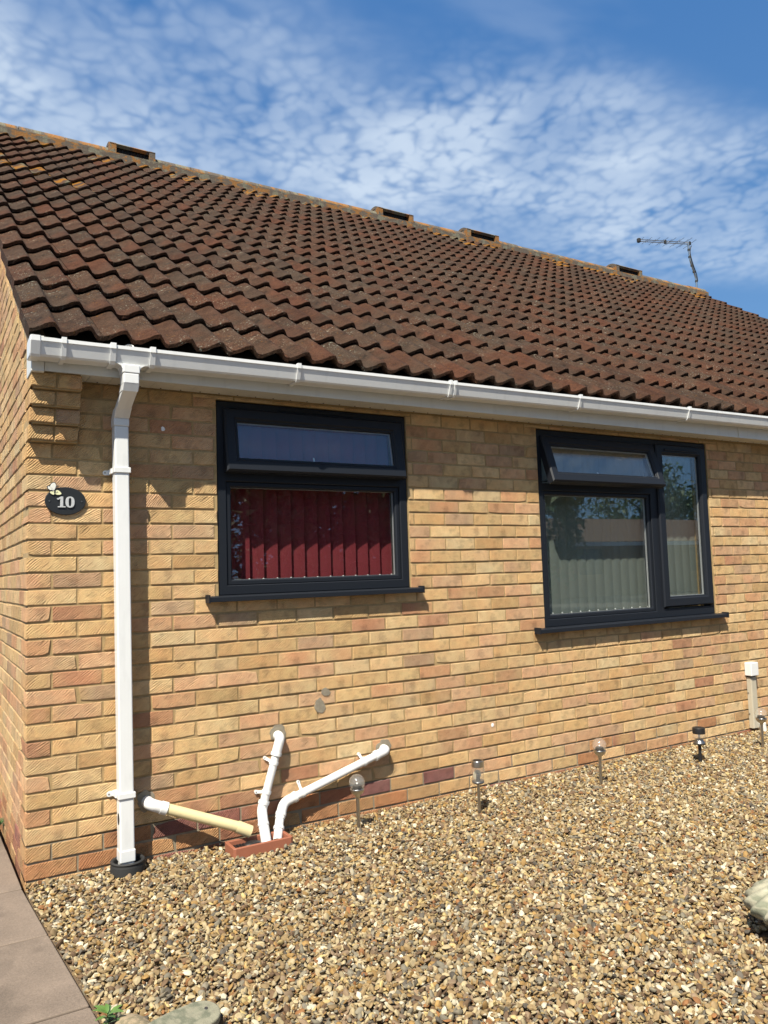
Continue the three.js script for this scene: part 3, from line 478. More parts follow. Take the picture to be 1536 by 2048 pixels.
// ---------------------------------------------------------------- roof
const ROOF = { deg: 34.685, y0: 2.3884, z0: 0.18, sR: 7.22, gauge: 0.379, s0: 0.03, cover: 0.3123, n: 41 };
{
  const roof = node(house, 'roof', 'dark brown concrete pantile roof with lichen'); roof.position.set(0, ROOF.y0, ROOF.z0); roof.rotation.set(-(90 - ROOF.deg) * Math.PI / 180, 0, tilt, 'ZXY');
  const A = 0.042, prof = (t) => { t -= Math.floor(t); const s = t < 0.76 ? 0.5 * Math.pow(t / 0.76, 1.12) : 0.5 + 0.5 * (t - 0.76) / 0.24; return A * Math.pow(0.5 - 0.5 * Math.cos(2 * Math.PI * s), 1.12); };
  const tileGeo = (len, seed) => {
    const r = rngOf(seed), K = 24, pos = [], uv = [], idx = [], ou = r() * 0.72, ov = 0.03 + r() * 0.55, lift = 0.03, th = 0.021, w = ROOF.cover - 0.002;
    const row = (s, dn, ring) => { const st = pos.length / 3; for (let i = 0; i <= K; i++) { const x = w * i / K, n = prof(x / ROOF.cover * 2 + 0.12) + lift * (1 - s / ROOF.gauge) + dn + (ring ? (r() - 0.5) * 0.006 : 0); pos.push(x, s + (ring ? (r() - 0.5) * 0.007 : 0), n); uv.push(ou + x / 1.2, ov + (s + dn) / 1.2); } return st; };
    const quad = (a, b) => { for (let i = 0; i < K; i++) idx.push(a + i, b + i + 1, b + i, a + i, a + i + 1, b + i + 1); };
    const t0 = row(0.003, 0, false), t1 = row(len, 0, false); quad(t0, t1);
    const e0 = row(0.003, 0, false), e1 = row(0, -0.004, true), e2 = row(0.002, -th, true); quad(e1, e0); quad(e2, e1);
    const b0 = row(0.002, -th, false), b1 = row(0.12, -th, false); quad(b1, b0);
    // left edge
    const q = pos.length / 3; const nl = prof(0.12); for (const [s, n] of [[0.003, nl + lift], [len, nl + lift * (1 - len / ROOF.gauge)], [len, nl + lift * (1 - len / ROOF.gauge) - 0.06], [0.003, nl + lift - 0.06]]) { pos.push(0, s, n); uv.push(ou + n / 1.2, ov + s / 1.2); } idx.push(q, q + 1, q + 2, q, q + 2, q + 3);
    const g = new THREE.BufferGeometry(); g.setAttribute('position', new THREE.Float32BufferAttribute(pos, 3)); g.setAttribute('uv', new THREE.Float32BufferAttribute(uv, 2)); g.setIndex(idx); g.computeVertexNormals(); return g;
  };
  const geos = []; for (let k = 0; k < 20; k++) geos.push(tileGeo(0.45, 900 + k));
  roof.updateMatrixWorld(true);
  const recs = [], P = V(0, 0, 0);
  for (let c = 0; c < 19; c++) for (let k = 0; k < ROOF.n; k++) {
    const x = -0.012 + k * ROOF.cover + jit() * 0.004, s = ROOF.s0 + c * ROOF.gauge + jit() * 0.011; P.set(x + 0.15, s, 0.05); roof.localToWorld(P); const d = P.distanceTo(camera.position), q = P.clone().project(camera);
    recs.push({ x, s, n: jit() * 0.005, g: geos[Math.floor(rnd() * 20)], m: (c === 18 && rnd() < 0.5) || (c === 17 && rnd() < 0.12) || rnd() < (k < 4 && c > 9 ? 0.07 : 0) ? 6 : rnd() < 0.05 ? 5 : Math.floor(rnd() * 5), d: Math.abs(q.x) < 1.05 && Math.abs(q.y) < 1 ? d : 1e3 + d, rot: jit() * 0.014 });
  }
  const near = new Set([...recs].sort((a, b) => a.d - b.d).slice(0, 300)), rest = tileMats.map(() => []);
  for (const r of recs) {
    if (near.has(r)) { const t = part(roof, 'roof_tile', r.g, tileMats[r.m]); t.position.set(r.x, r.s, r.n); t.rotation.z = r.rot; }
    else { const g = r.g.clone(); g.applyMatrix4(new THREE.Matrix4().makeRotationZ(r.rot).setPosition(r.x, r.s, r.n)); rest[r.m].push(g); }
  }
  const st = node(roof, 'roof_tiles'); st.userData.kind = 'stuff';
  rest.forEach((l, i) => { if (l.length) part(st, 'far_tiles', mergeGeometries(l), tileMats[i]); });
  part(roof, 'underlay', box(0.02, END, 0.0, ROOF.sR, -0.06, -0.022), feltMat);
  // verge: mortar bed under the tile ends
  const vg = boxUV(box(-0.004, 0.06, 0.06, ROOF.sR, -0.075, -0.012)); part(roof, 'verge_mortar', vg, std({ color: lin(0.27, 0.215, 0.15), map: scaled(sandTex, 0.25), bumpMap: scaled(sandTex, 0.25), bumpScale: 0.004, roughness: 0.97 }));
  part(roof, 'verge_mortar', boxUV(box(END - 0.02, END + 0.01, 0.06, ROOF.sR, -0.085, 0.022)), patchMat);
  // rear slope
  const rear = part(house, 'rear_roof_slope', boxUV(box(-0.012, END + 0.02, 0, 6.85, -0.06, -0.01)), tileMats[0]); rear.rotation.set((90 - ROOF.deg) * Math.PI / 180, 0, tilt, 'ZXY'); rear.position.set(0, ROOF.y0, -11.5); 
  // ridge
  const rz = -5.70, ryc = 6.455, R = 0.135;
  const ridge = node(house, 'ridge', 'ridge tiles crusted with orange lichen');
  const half = (x0, x1, r, t, lift) => { const pts = []; for (let i = 0; i <= 14; i++) { const a = Math.PI * (1.06 - 1.12 * i / 14); pts.push([Math.cos(a) * r, Math.sin(a) * r + lift]); } for (let i = 14; i >= 0; i--) { const a = Math.PI * (1.06 - 1.12 * i / 14); pts.push([Math.cos(a) * (r - t), Math.sin(a) * (r - t) + lift]); } const g = boxUV(extrudeX(pts, x0, x1)); const uv = g.attributes.uv, o = rnd() * 4, p = g.attributes.position; for (let i = 0; i < uv.count; i++) uv.setXY(i, p.getX(i) / 2 + o, (p.getZ(i) + p.getY(i)) + o); g.translate(0, ryc, rz); for (let i = 0; i < p.count; i++) p.setY(i, p.getY(i) + tilt * p.getX(i)); return g; };
  const vents = [[1.507, 2.054], [5.288, 5.9], [6.902, 7.545], [10.23, 10.91]];
  let x = 0; const stops = []; for (const [a, b] of vents) { stops.push([x, a]); x = b; } stops.push([x, END + 0.01]);
  for (const [a, b] of stops) { const n = Math.max(1, Math.round((b - a) / 0.45)); for (let i = 0; i < n; i++) part(ridge, 'ridge_tile', half(a + (b - a) * i / n + 0.006, a + (b - a) * (i + 1) / n - 0.006, R + jit() * 0.008, 0.02, jit() * 0.010), ridgeMat); }
  for (const sgn of [1, -1]) { const bed = boxUV(box(0, END, -0.09, 0.05, -0.05, 0.05)); const p = bed.attributes.position; const uv = bed.attributes.uv; for (let i = 0; i < uv.count; i++) uv.setXY(i, uv.getX(i) / 2, uv.getY(i)); bed.translate(0, ryc - 0.025, rz + sgn * (R - 0.012)); for (let i = 0; i < p.count; i++) p.setY(i, p.getY(i) + tilt * p.getX(i)); part(ridge, 'bedding_mortar', bed, ridgeMat); }
  vents.forEach(([a, b]) => {
    const yb = ryc + tilt * a, v = node(ridge, 'ridge_vent'), m = (g) => { const p = g.attributes.position; g.translate(0, 0, rz); return boxUV(g, 0.5); };
    const hood = []; const arc = (r, h) => { const pts = []; for (let i = 0; i <= 10; i++) { const t = i / 10; pts.push([mix(R + r, -(R + r), t), yb - 0.03 + h * Math.pow(Math.sin(Math.PI * (0.16 + 0.68 * t)), 0.45)]); } return pts; };
    const cap = [...arc(0.03, 0.235), ...arc(-0.0, 0.195).reverse()]; hood.push(m(extrudeX(cap, a, b)));
    for (const [e0, e1] of [[a + 0.001, a + 0.075], [b - 0.075, b - 0.001]]) hood.push(m(extrudeX([[R + 0.026, yb - 0.06], [R + 0.026, yb + 0.15], [-R - 0.026, yb + 0.15], [-R - 0.026, yb - 0.06]], e0, e1)));
    hood.push(m(extrudeX([[R + 0.022, yb - 0.06], [R + 0.022, yb + 0.035], [-R - 0.022, yb + 0.035], [-R - 0.022, yb - 0.06]], a + 0.076, b - 0.076)));
    part(ridge, 'ridge_vent', hood, ridgeMat, 'raised hooded ridge vent with dark grille');
    part(ridge, 'vent_baffle', boxUV(box(a + 0.076, b - 0.076, yb + 0.034, yb + 0.158, rz - 0.02, rz), 0.5), ridgeMat);
    for (let i = 0; i < 22; i++) { const xx = a + 0.085 + (b - a - 0.17) * i / 21; part(ridge, 'grille_bar', box(xx - 0.003, xx + 0.003, yb + 0.036, yb + 0.15, rz + R - 0.03, rz + R - 0.02), rubber); }
  });
}

// ---------------------------------------------------------------- aerial on the ridge
{
  const t = thing('television_aerial', 'long thin television aerial on a bent mast above the roof ridge', 'aerial', [12.6, 6.66, -5.7]);
  const mast = [V(0, -0.06, 0.05), V(-0.012, 0.2, 0.05), V(-0.04, 0.28, 0.05), V(-0.15, 0.53, 0.05), V(-0.165, 0.62, 0.05), V(-0.185, 0.9, 0.05)];
  part(t, 'mast', tube(mast, 0.019, 0.06, 60, 10), steel);
  part(t, 'cable', new THREE.TubeGeometry(new THREE.CatmullRomCurve3([V(0.0, 0.14, 0.078), V(-0.02, 0.27, 0.076), V(-0.085, 0.4, 0.078), V(-0.14, 0.54, 0.076), V(-0.165, 0.68, 0.07), V(-0.13, 0.79, 0.06), V(-0.09, 0.84, 0.05)]), 40, 0.009, 6), rubber);
  for (const [x, y] of [[-0.004, 0.14], [-0.06, 0.32], [-0.11, 0.44], [-0.162, 0.6], [-0.173, 0.74]]) part(t, 'tape_band', cyl(V(x, y - 0.018, 0.05), V(x, y + 0.018, 0.05), 0.026, 0.026, 10), rubber);
  const b0 = V(-0.10, 0.885, 0.055), b1 = V(-1.18, 0.872, -0.30), dir = b1.clone().sub(b0), side = V(0, 1, 0).cross(dir).normalize();
  for (const dy of [-0.018, 0.018]) part(t, 'boom', cyl(b0.clone().add(V(0, dy, 0)), b1.clone().add(V(0, dy, 0)), 0.0085, 0.0085, 8), steel);
  part(t, 'end_cap', box(b1.x - 0.03, b1.x + 0.03, b1.y - 0.04, b1.y + 0.04, b1.z - 0.03, b1.z + 0.03, 0.01), rubber);
  for (const k of [0.03, 0.5]) { const c = b0.clone().lerp(b1, k); part(t, 'clamp', box(c.x - 0.02, c.x + 0.02, c.y - 0.035, c.y + 0.035, c.z - 0.02, c.z + 0.02, 0.005), rubber); }
  for (let i = 0; i < 14; i++) { const k = (i + 0.4) / 14, c = b0.clone().lerp(b1, k), L = mix(0.22, 0.10, k), s = i % 2 ? 1 : -1; part(t, 'element', cyl(c.clone().addScaledVector(side, -L).add(V(0, 0.018 * s, 0)), c.clone().addScaledVector(side, L).add(V(0, 0.018 * s, 0)), 0.0035, 0.0035, 6), darkSteel); }
}

// ---------------------------------------------------------------- number plaque
{
  const t = thing('house_number_plaque', 'black oval house number plaque with a white butterfly on its rim', 'sign', [0.162, 1.679, 0.003]);
  const ell = (rx, ry) => { const s = new THREE.Shape(); s.absellipse(0, 0, rx, ry, 0, Math.PI * 2); return s; };
  const pl = new THREE.ExtrudeGeometry(ell(0.086, 0.062), { depth: 0.004, bevelEnabled: true, bevelSize: 0.003, bevelThickness: 0.003, bevelSegments: 3, curveSegments: 48 }); pl.translate(0, 0, 0.003);
  part(t, 'plate', pl, std({ color: lin(0.009, 0.011, 0.013), roughness: 0.5, bumpMap: scaled(sandTex, 0.05), bumpScale: 0.0003 }));
  const font = await new FontLoader().loadAsync('fonts/droid/droid_serif_bold.typeface.json');
  const silver = std({ color: lin(0.55, 0.57, 0.58), roughness: 0.45, map: scaled(sandTex, 0.04) });
  for (const [ch, x] of [['1', -0.0405], ['0', -0.0025]]) { const g = new TextGeometry(ch, { font, size: 0.049, depth: 0.004, curveSegments: 8, bevelEnabled: true, bevelSize: 0.0008, bevelThickness: 0.0008 }); g.scale(1.12, 1, 1); g.translate(x, -0.0295, 0.0105); part(t, 'numeral', boxUV(g), silver); }
  for (const x of [-0.070, 0.070]) part(t, 'screw', cyl(V(x, -0.001, 0.008), V(x, -0.001, 0.012), 0.0042, 0.0035, 12), darkSteel);
  const wing = (pts, z, d) => { const c = new THREE.CatmullRomCurve3(pts.map(([x, y]) => V(x, y, 0)), true), s = new THREE.Shape(c.getPoints(28).map((p) => new THREE.Vector2(p.x, p.y))); const g = new THREE.ExtrudeGeometry(s, { depth: d, bevelEnabled: false }); g.translate(0, 0, z); return g; };
  const grow = (pts, k) => { const cx = pts.reduce((a, p) => a + p[0], 0) / pts.length, cy = pts.reduce((a, p) => a + p[1], 0) / pts.length; return pts.map(([x, y]) => { const l = Math.hypot(x - cx, y - cy); return [cx + (x - cx) * (1 + k / l), cy + (y - cy) * (1 + k / l)]; }); };
  const WGS = [[[-0.05, 0.049], [-0.067, 0.064], [-0.061, 0.079], [-0.049, 0.083], [-0.043, 0.073], [-0.046, 0.058]], [[-0.052, 0.047], [-0.068, 0.05], [-0.077, 0.058], [-0.075, 0.067], [-0.064, 0.061]], [[-0.052, 0.045], [-0.068, 0.040], [-0.064, 0.033], [-0.052, 0.028], [-0.048, 0.036]], [[-0.046, 0.048], [-0.034, 0.049], [-0.019, 0.034], [-0.024, 0.029], [-0.043, 0.030]]];
  const white = std({ color: lin(0.66, 0.66, 0.6), roughness: 0.5 }), cream = std({ color: lin(0.68, 0.68, 0.42), roughness: 0.5 }), blk = std({ color: lin(0.012, 0.012, 0.016), roughness: 0.5 });
  const bf = node(t, 'butterfly', 'white butterfly with black edged wings');
  WGS.forEach((w, i) => { part(bf, 'wing', wing(w, 0.0125, 0.0025), i < 2 ? white : cream); part(bf, 'wing_edge', wing(grow(w, 0.0035), 0.0095, 0.003), blk); });
  for (const [x, y, r] of [[-0.061, 0.047, 0.0035], [-0.057, 0.0455, 0.0028], [-0.036, 0.040, 0.0022], [-0.042, 0.037, 0.002]]) part(bf, 'wing_spot', cyl(V(x, y, 0.014), V(x, y, 0.0156), r, r, 10), blk);
  part(bf, 'body', tube([V(-0.049, 0.036, 0.0155), V(-0.0475, 0.05, 0.017), V(-0.041, 0.063, 0.0155), V(-0.033, 0.071, 0.0145)], 0.0022, 0.004, 16, 8), blk);
}

// ---------------------------------------------------------------- gully, collar, trunking
{
  const t = thing('drain_gully', 'terracotta gully surround with black grid under the white waste pipes', 'drain', [1.018, 0, 0.17]), m = 0.012;
  const outer = [[-0.152, -0.058], [-0.140, -0.066], [0.140, -0.066], [0.152, -0.058], [0.152, 0.058], [0.140, 0.066], [-0.140, 0.066], [-0.152, 0.058]], inner = rect(-0.136, 0.136, -0.050, 0.050);
  const g = extrudeZ(outer, [inner], -0.045, 0.032, 0.002); g.rotateX(-Math.PI / 2); part(t, 'surround', boxUV(g), terracotta);
  part(t, 'basin', boxUV(box(-0.138, 0.138, -0.04, -0.022, -0.052, 0.052)), terracotta);
  const bars = []; const gr = node(t, 'grid'); for (let i = 0; i < 9; i++) bars.push(box(-0.13 + i * 0.0155, -0.127 + i * 0.0155 + 0.003, 0.002, 0.014, -0.046, 0.046)); for (let i = 0; i < 7; i++) bars.push(box(-0.134, 0.002, 0.003, 0.013, -0.043 + i * 0.014, -0.039 + i * 0.014));
  part(gr, 'bars', bars, blackPlastic); const cov = new THREE.SphereGeometry(0.05, 18, 8, 0, Math.PI * 2, 0, Math.PI / 2); cov.scale(0.9, 0.3, 0.62); cov.translate(-0.03, 0.012, -0.012); part(gr, 'cover', cov, blackPlastic);
}
{
  const t = thing('drain_collar', 'black rubber drain collar round the foot of the downpipe', 'drain', [0.416, 0, 0.085]);
  part(t, 'ring', lathe([[0.062, 0.004], [0.062, 0.034], [0.066, 0.040], [0.072, 0.040], [0.0755, 0.036], [0.0755, 0.034], [0.072, 0.031], [0.072, 0.022], [0.0755, 0.019], [0.0755, -0.05]], 40), rubber);
  const d = new THREE.CylinderGeometry(0.063, 0.063, 0.02, 30); d.translate(0, 0.0, 0); part(t, 'inner_disc', d, rubber);
}
{
  const t = thing('cable_trunking', 'beige plastic trunking with white cap low on the brick wall', 'trunking', [5.165, 0, 0]);
  part(t, 'body', [boxUV(box(-0.030, 0.040, 0.01, 0.40, 0.001, 0.04, 0.004)), boxUV(box(-0.026, -0.014, 0.015, 0.39, 0.038, 0.044, 0.002))], std({ color: lin(0.46, 0.42, 0.33), map: grime, roughness: 0.5 }));
  part(t, 'neck', box(-0.026, 0.034, 0.39, 0.42, 0.002, 0.035), gasket);
  part(t, 'cap', boxUV(box(-0.046, 0.046, 0.413, 0.515, 0.001, 0.062, 0.006)), upvc);
  for (const y of [0.12, 0.28]) part(t, 'screw', cyl(V(-0.034, y, 0.012), V(-0.029, y, 0.012), 0.005, 0.005, 8), darkSteel);
  part(t, 'pipe_stub', cyl(V(0.075, -0.03, 0.05), V(0.06, 0.045, 0.05), 0.026, 0.026, 18), pipeWhite);
}

// ---------------------------------------------------------------- solar lights
function globeLight(pos, label, lean) {
  const t = thing('solar_light', label, 'solar light', pos, 'globe solar lights on steel stakes'); t.rotation.z = lean;
  part(t, 'stake', cyl(V(0, -0.08, 0), V(0, 0.165, 0), 0.0095, 0.0095, 16), steel);
  part(t, 'cup', lathe([[0.010, 0.150], [0.014, 0.163], [0.028, 0.173], [0.036, 0.188], [0.037, 0.197], [0.033, 0.198]], 28), steel);
  part(t, 'solar_cell', cyl(V(0, 0.190, 0), V(0, 0.214, 0), 0.026, 0.023, 20), blackPlastic);
  const s = new THREE.SphereGeometry(0.0415, 28, 20), p = s.attributes.position; for (let i = 0; i < p.count; i++) { const k = 1 + 0.015 * (vn(p.getX(i) * 220 + 9, p.getY(i) * 220 + p.getZ(i) * 140) - 0.5); p.setXYZ(i, p.getX(i) * k, p.getY(i) * k, p.getZ(i) * k); } s.computeVertexNormals(); s.translate(0, 0.227, 0); part(t, 'globe', s, clearPlastic);
  const ip = new THREE.SphereGeometry(0.005, 10, 8); ip.translate(0, 0.222, 0); part(t, 'bulb', ip, whitePlastic);
}
globeLight([1.543, 0, 0.222], 'globe solar light below the long slanting white pipe', 0.02);
globeLight([3.113, 0, 0.387], 'globe solar light under the wide window', -0.01);
globeLight([4.692, 0, 0.402], 'globe solar light beside the beige trunking', 0);
{
  const t = thing('solar_light', 'cylinder solar light with steel cap and clear barrel, by the wall between the windows', 'solar light', [2.199, 0, 0.381]);
  part(t, 'stake', cyl(V(0, -0.08, 0), V(0, 0.155, 0), 0.0085, 0.0085, 14), steel);
  part(t, 'base_plate', lathe([[0.0, 0.150], [0.028, 0.150], [0.033, 0.155], [0.033, 0.164], [0.0, 0.165]], 26), darkSteel);
  part(t, 'barrel', lathe([[0.0315, 0.162], [0.0315, 0.243]], 28), clearPlastic);
  part(t, 'inner_lamp', [lathe([[0.0, 0.165], [0.012, 0.166], [0.010, 0.19], [0.004, 0.205], [0, 0.206]], 14)], blackPlastic);
  const dsk = new THREE.CylinderGeometry(0.026, 0.026, 0.003, 26); dsk.rotateX(Math.PI / 2); dsk.translate(0, 0.193, -0.008); part(t, 'reflector', dsk, std({ color: lin(0.5, 0.45, 0.33), roughness: 0.5 }));
  part(t, 'cap', lathe([[0.0335, 0.238], [0.0335, 0.268], [0.031, 0.271], [0.027, 0.271], [0.0, 0.269]], 28), steel); part(t, 'solar_cell', cyl(V(0, 0.268, 0), V(0, 0.2725, 0), 0.024, 0.024, 20), blackPlastic);
}
{
  const t = thing('solar_light', 'black capped solar light with flared collar on a black stake', 'solar light', [4.029, 0, 0.391]);
  part(t, 'stake', cyl(V(0, -0.08, 0), V(0, 0.115, 0), 0.011, 0.011, 14), blackPlastic);
  part(t, 'collar', lathe([[0.012, 0.100], [0.040, 0.108], [0.036, 0.118], [0.026, 0.132], [0.024, 0.14]], 28), darkSteel);
  part(t, 'lens', lathe([[0.026, 0.137], [0.038, 0.148], [0.041, 0.160], [0.038, 0.172], [0.034, 0.178]], 28), clearPlastic);
  part(t, 'lamp_core', cyl(V(0, 0.137, 0), V(0, 0.178, 0), 0.007, 0.007, 10), steel);
  part(t, 'cap', lathe([[0.039, 0.176], [0.040, 0.180], [0.040, 0.211], [0.037, 0.215], [0.022, 0.215], [0.02, 0.212], [0, 0.212]], 28), blackPlastic);
}

// ---------------------------------------------------------------- garden odds and ends
const stoneMap = tex(512, 512, (i, j) => { const k = 0.7 + 0.35 * fbm(i / 24, j / 24, 4) + 0.15 * vn(i / 2, j / 2), m = sm(0.5, 0.7, fbm(i / 50 + 9, j / 50, 4)); return [mix(0.5, 0.3, m) * k, mix(0.46, 0.3, m) * k, mix(0.35, 0.22, m) * k]; });
{ // weathered oval stake plaque near the camera
  const t = thing('oval_slab', 'weathered grey green oval slab lying in the gravel near the path', 'garden ornament', [0.20, 0, 1.585]); t.rotation.y = 0.30;
  const s = new THREE.Shape(); const hw = 0.135, hh = 0.048; s.moveTo(-hw + hh, -hh); s.bezierCurveTo(-0.03, -hh * 1.25, 0.03, -hh * 1.25, hw - hh, -hh); s.absarc(hw - hh, 0, hh, -Math.PI / 2, Math.PI / 2, false); s.bezierCurveTo(0.03, hh * 1.25, -0.03, hh * 1.25, -hw + hh, hh); s.absarc(-hw + hh, 0, hh, Math.PI / 2, Math.PI * 1.5, false);
  const slabM = std({ color: lin(0.44, 0.455, 0.42), map: scaled(stoneMap, 0.3), bumpMap: scaled(stoneMap, 0.1), bumpScale: 0.003, roughness: 0.85 });
  const g = new THREE.ExtrudeGeometry(s, { depth: 0.014, bevelEnabled: true, bevelSize: 0.005, bevelThickness: 0.005, bevelSegments: 3, curveSegments: 20 }); g.rotateX(-Math.PI / 2); g.translate(0, 0.060, 0); const a = new THREE.Matrix4().makeRotationX(0.16); g.applyMatrix4(a); part(t, 'top', boxUV(g), slabM);
  const gb = new THREE.ExtrudeGeometry(s, { depth: 0.06, bevelEnabled: false, curveSegments: 20 }); gb.rotateX(-Math.PI / 2); gb.scale(0.93, 1, 0.9); gb.translate(0, -0.015, 0); gb.applyMatrix4(a); part(t, 'body', boxUV(gb), slabM);
  const hs = new THREE.Shape(); hs.moveTo(0, -0.011); hs.bezierCurveTo(0.016, 0, 0.011, 0.012, 0, 0.005); hs.bezierCurveTo(-0.011, 0.012, -0.016, 0, 0, -0.011); const hg = new THREE.ExtrudeGeometry(hs, { depth: 0.003, bevelEnabled: true, bevelSize: 0.001, bevelThickness: 0.001 }); hg.rotateX(-Math.PI / 2); hg.translate(-0.02, 0.0785, 0.012); hg.applyMatrix4(a); part(t, 'emblem', hg, slabM, 'small raised heart');
  const sc = cyl(V(0.105, 0.078, -0.005), V(0.105, 0.081, -0.005), 0.006, 0.005, 12); sc.applyMatrix4(a); part(t, 'screw', sc, darkSteel);
  part(t, 'bracket', [box(0.128, 0.152, -0.02, 0.052, -0.03, 0.028, 0.006)], blackPlastic);
}
{ // carved ornament at the edge of the bed
  const t = thing('stone_ornament', 'pale carved stone ornament with grooved folds on the gravel', 'garden ornament', [2.235, 0, 2.13]);
  const g = new THREE.SphereGeometry(1, 96, 60), p = g.attributes.position;
  for (let i = 0; i < p.count; i++) {
    const x = p.getX(i), y = p.getY(i), z = p.getZ(i), a = Math.atan2(z, x), h = (y + 1) / 2; const body = 0.55 + 0.45 * Math.sin(Math.PI * Math.pow(clamp(h * 0.82 + 0.12), 0.8));
    const fold = 0.06 * Math.sin(a * 15 + y * 6.5) * sm(0.02, 0.35, h) * sm(1, 0.8, h) + 0.02 * Math.sin(a * 31 + y * 9), k = (1 + fold) * body; p.setXYZ(i, x * 0.165 * k, 0.02 + h * 0.17, z * 0.15 * k);
  }
  g.computeVertexNormals(); const sm1 = std({ color: lin(0.72, 0.74, 0.70), map: stoneMap, bumpMap: stoneMap, bumpScale: 0.004, roughness: 0.9 }); part(t, 'carved_body', g, sm1);
  const neck = new THREE.SphereGeometry(0.062, 28, 18); neck.scale(1, 1.25, 0.9); neck.translate(0.05, 0.235, -0.01); part(t, 'finial', neck, sm1);
  const f = new THREE.SphereGeometry(0.05, 20, 12); f.scale(1.1, 0.55, 0.9); f.translate(-0.14, 0.012, 0.16); part(t, 'foot', f, sm1);
}
{ // cobble at the path edge
  const g = new THREE.IcosahedronGeometry(1, 3), p = g.attributes.position; for (let i = 0; i < p.count; i++) { const k = 1 + 0.12 * (vn(p.getX(i) * 2 + 5, p.getY(i) * 2 + p.getZ(i)) - 0.5); p.setXYZ(i, p.getX(i) * 0.05 * k, p.getY(i) * 0.028 * k, p.getZ(i) * 0.09 * k); }
  const h = mergeVertices((g.deleteAttribute('normal'), g.deleteAttribute('uv'), g)); h.computeVertexNormals(); const m = solo('cobble', boxUV(h), std({ color: lin(0.62, 0.52, 0.43), map: scaled(stoneMap, 0.2), bumpMap: scaled(stoneMap, 0.1), bumpScale: 0.002, roughness: 0.9 }), 'tan cobble beside the weed at the path edge', 'stone'); m.position.set(0.135, 0.0, 1.41); m.rotation.y = 0.2;
}
const leafMat = new THREE.MeshPhysicalMaterial({ color: lin(0.05, 0.12, 0.03), roughness: 0.6, transmission: 0.25, thickness: 0, side: THREE.DoubleSide });
const leafLight = new THREE.MeshPhysicalMaterial({ color: lin(0.10, 0.20, 0.035), roughness: 0.6, transmission: 0.25, thickness: 0, side: THREE.DoubleSide });
function leafGeo(L, w, bend) {
  const pos = [], idx = [], n = 6; for (let i = 0; i <= n; i++) { const t = i / n, ww = w * Math.sin(Math.PI * Math.pow(t, 0.75)) * (i % 2 ? 1 : 0.86), y = bend * t * (1 - 0.6 * t), x = L * t; pos.push(x, y + ww * 0.2, -ww, x, y, 0, x, y + ww * 0.2, ww); }
  for (let i = 0; i < n; i++) { const a = i * 3; idx.push(a, a + 1, a + 3, a + 1, a + 4, a + 3, a + 1, a + 2, a + 4, a + 2, a + 5, a + 4); }
  const g = new THREE.BufferGeometry(); g.setAttribute('position', new THREE.Float32BufferAttribute(pos, 3)); g.setIndex(idx); g.computeVertexNormals(); return g;
}
function weed(label, pos, scale, n, seed) {
  const r = rngOf(seed), t = thing('weed', label, 'weed', pos);
  part(t, 'stem', cyl(V(0, -0.01, 0), V(0.004, 0.03 * scale, 0), 0.002, 0.0015, 6), leafMat);
  for (let i = 0; i < n; i++) { const L = (0.028 + r() * 0.032) * scale, g = leafGeo(L, L * 0.22, L * (0.3 + r() * 0.8)); g.rotateY(i * 2.4 + r()); g.translate(0, r() * 0.035 * scale, 0); part(t, 'leaf', g, r() < 0.45 ? leafLight : leafMat); }
}
weed('leafy green weed at the path edge next to the cobble', [0.078, 0.0, 1.335], 0.95, 14, 5);
weed('tiny green weed in the gap beside the side wall', [-0.02, -0.01, -1.0], 0.9, 9, 8);
weed('smaller weed between the path and the oval slab', [0.115, 0, 1.47], 0.6, 9, 13);

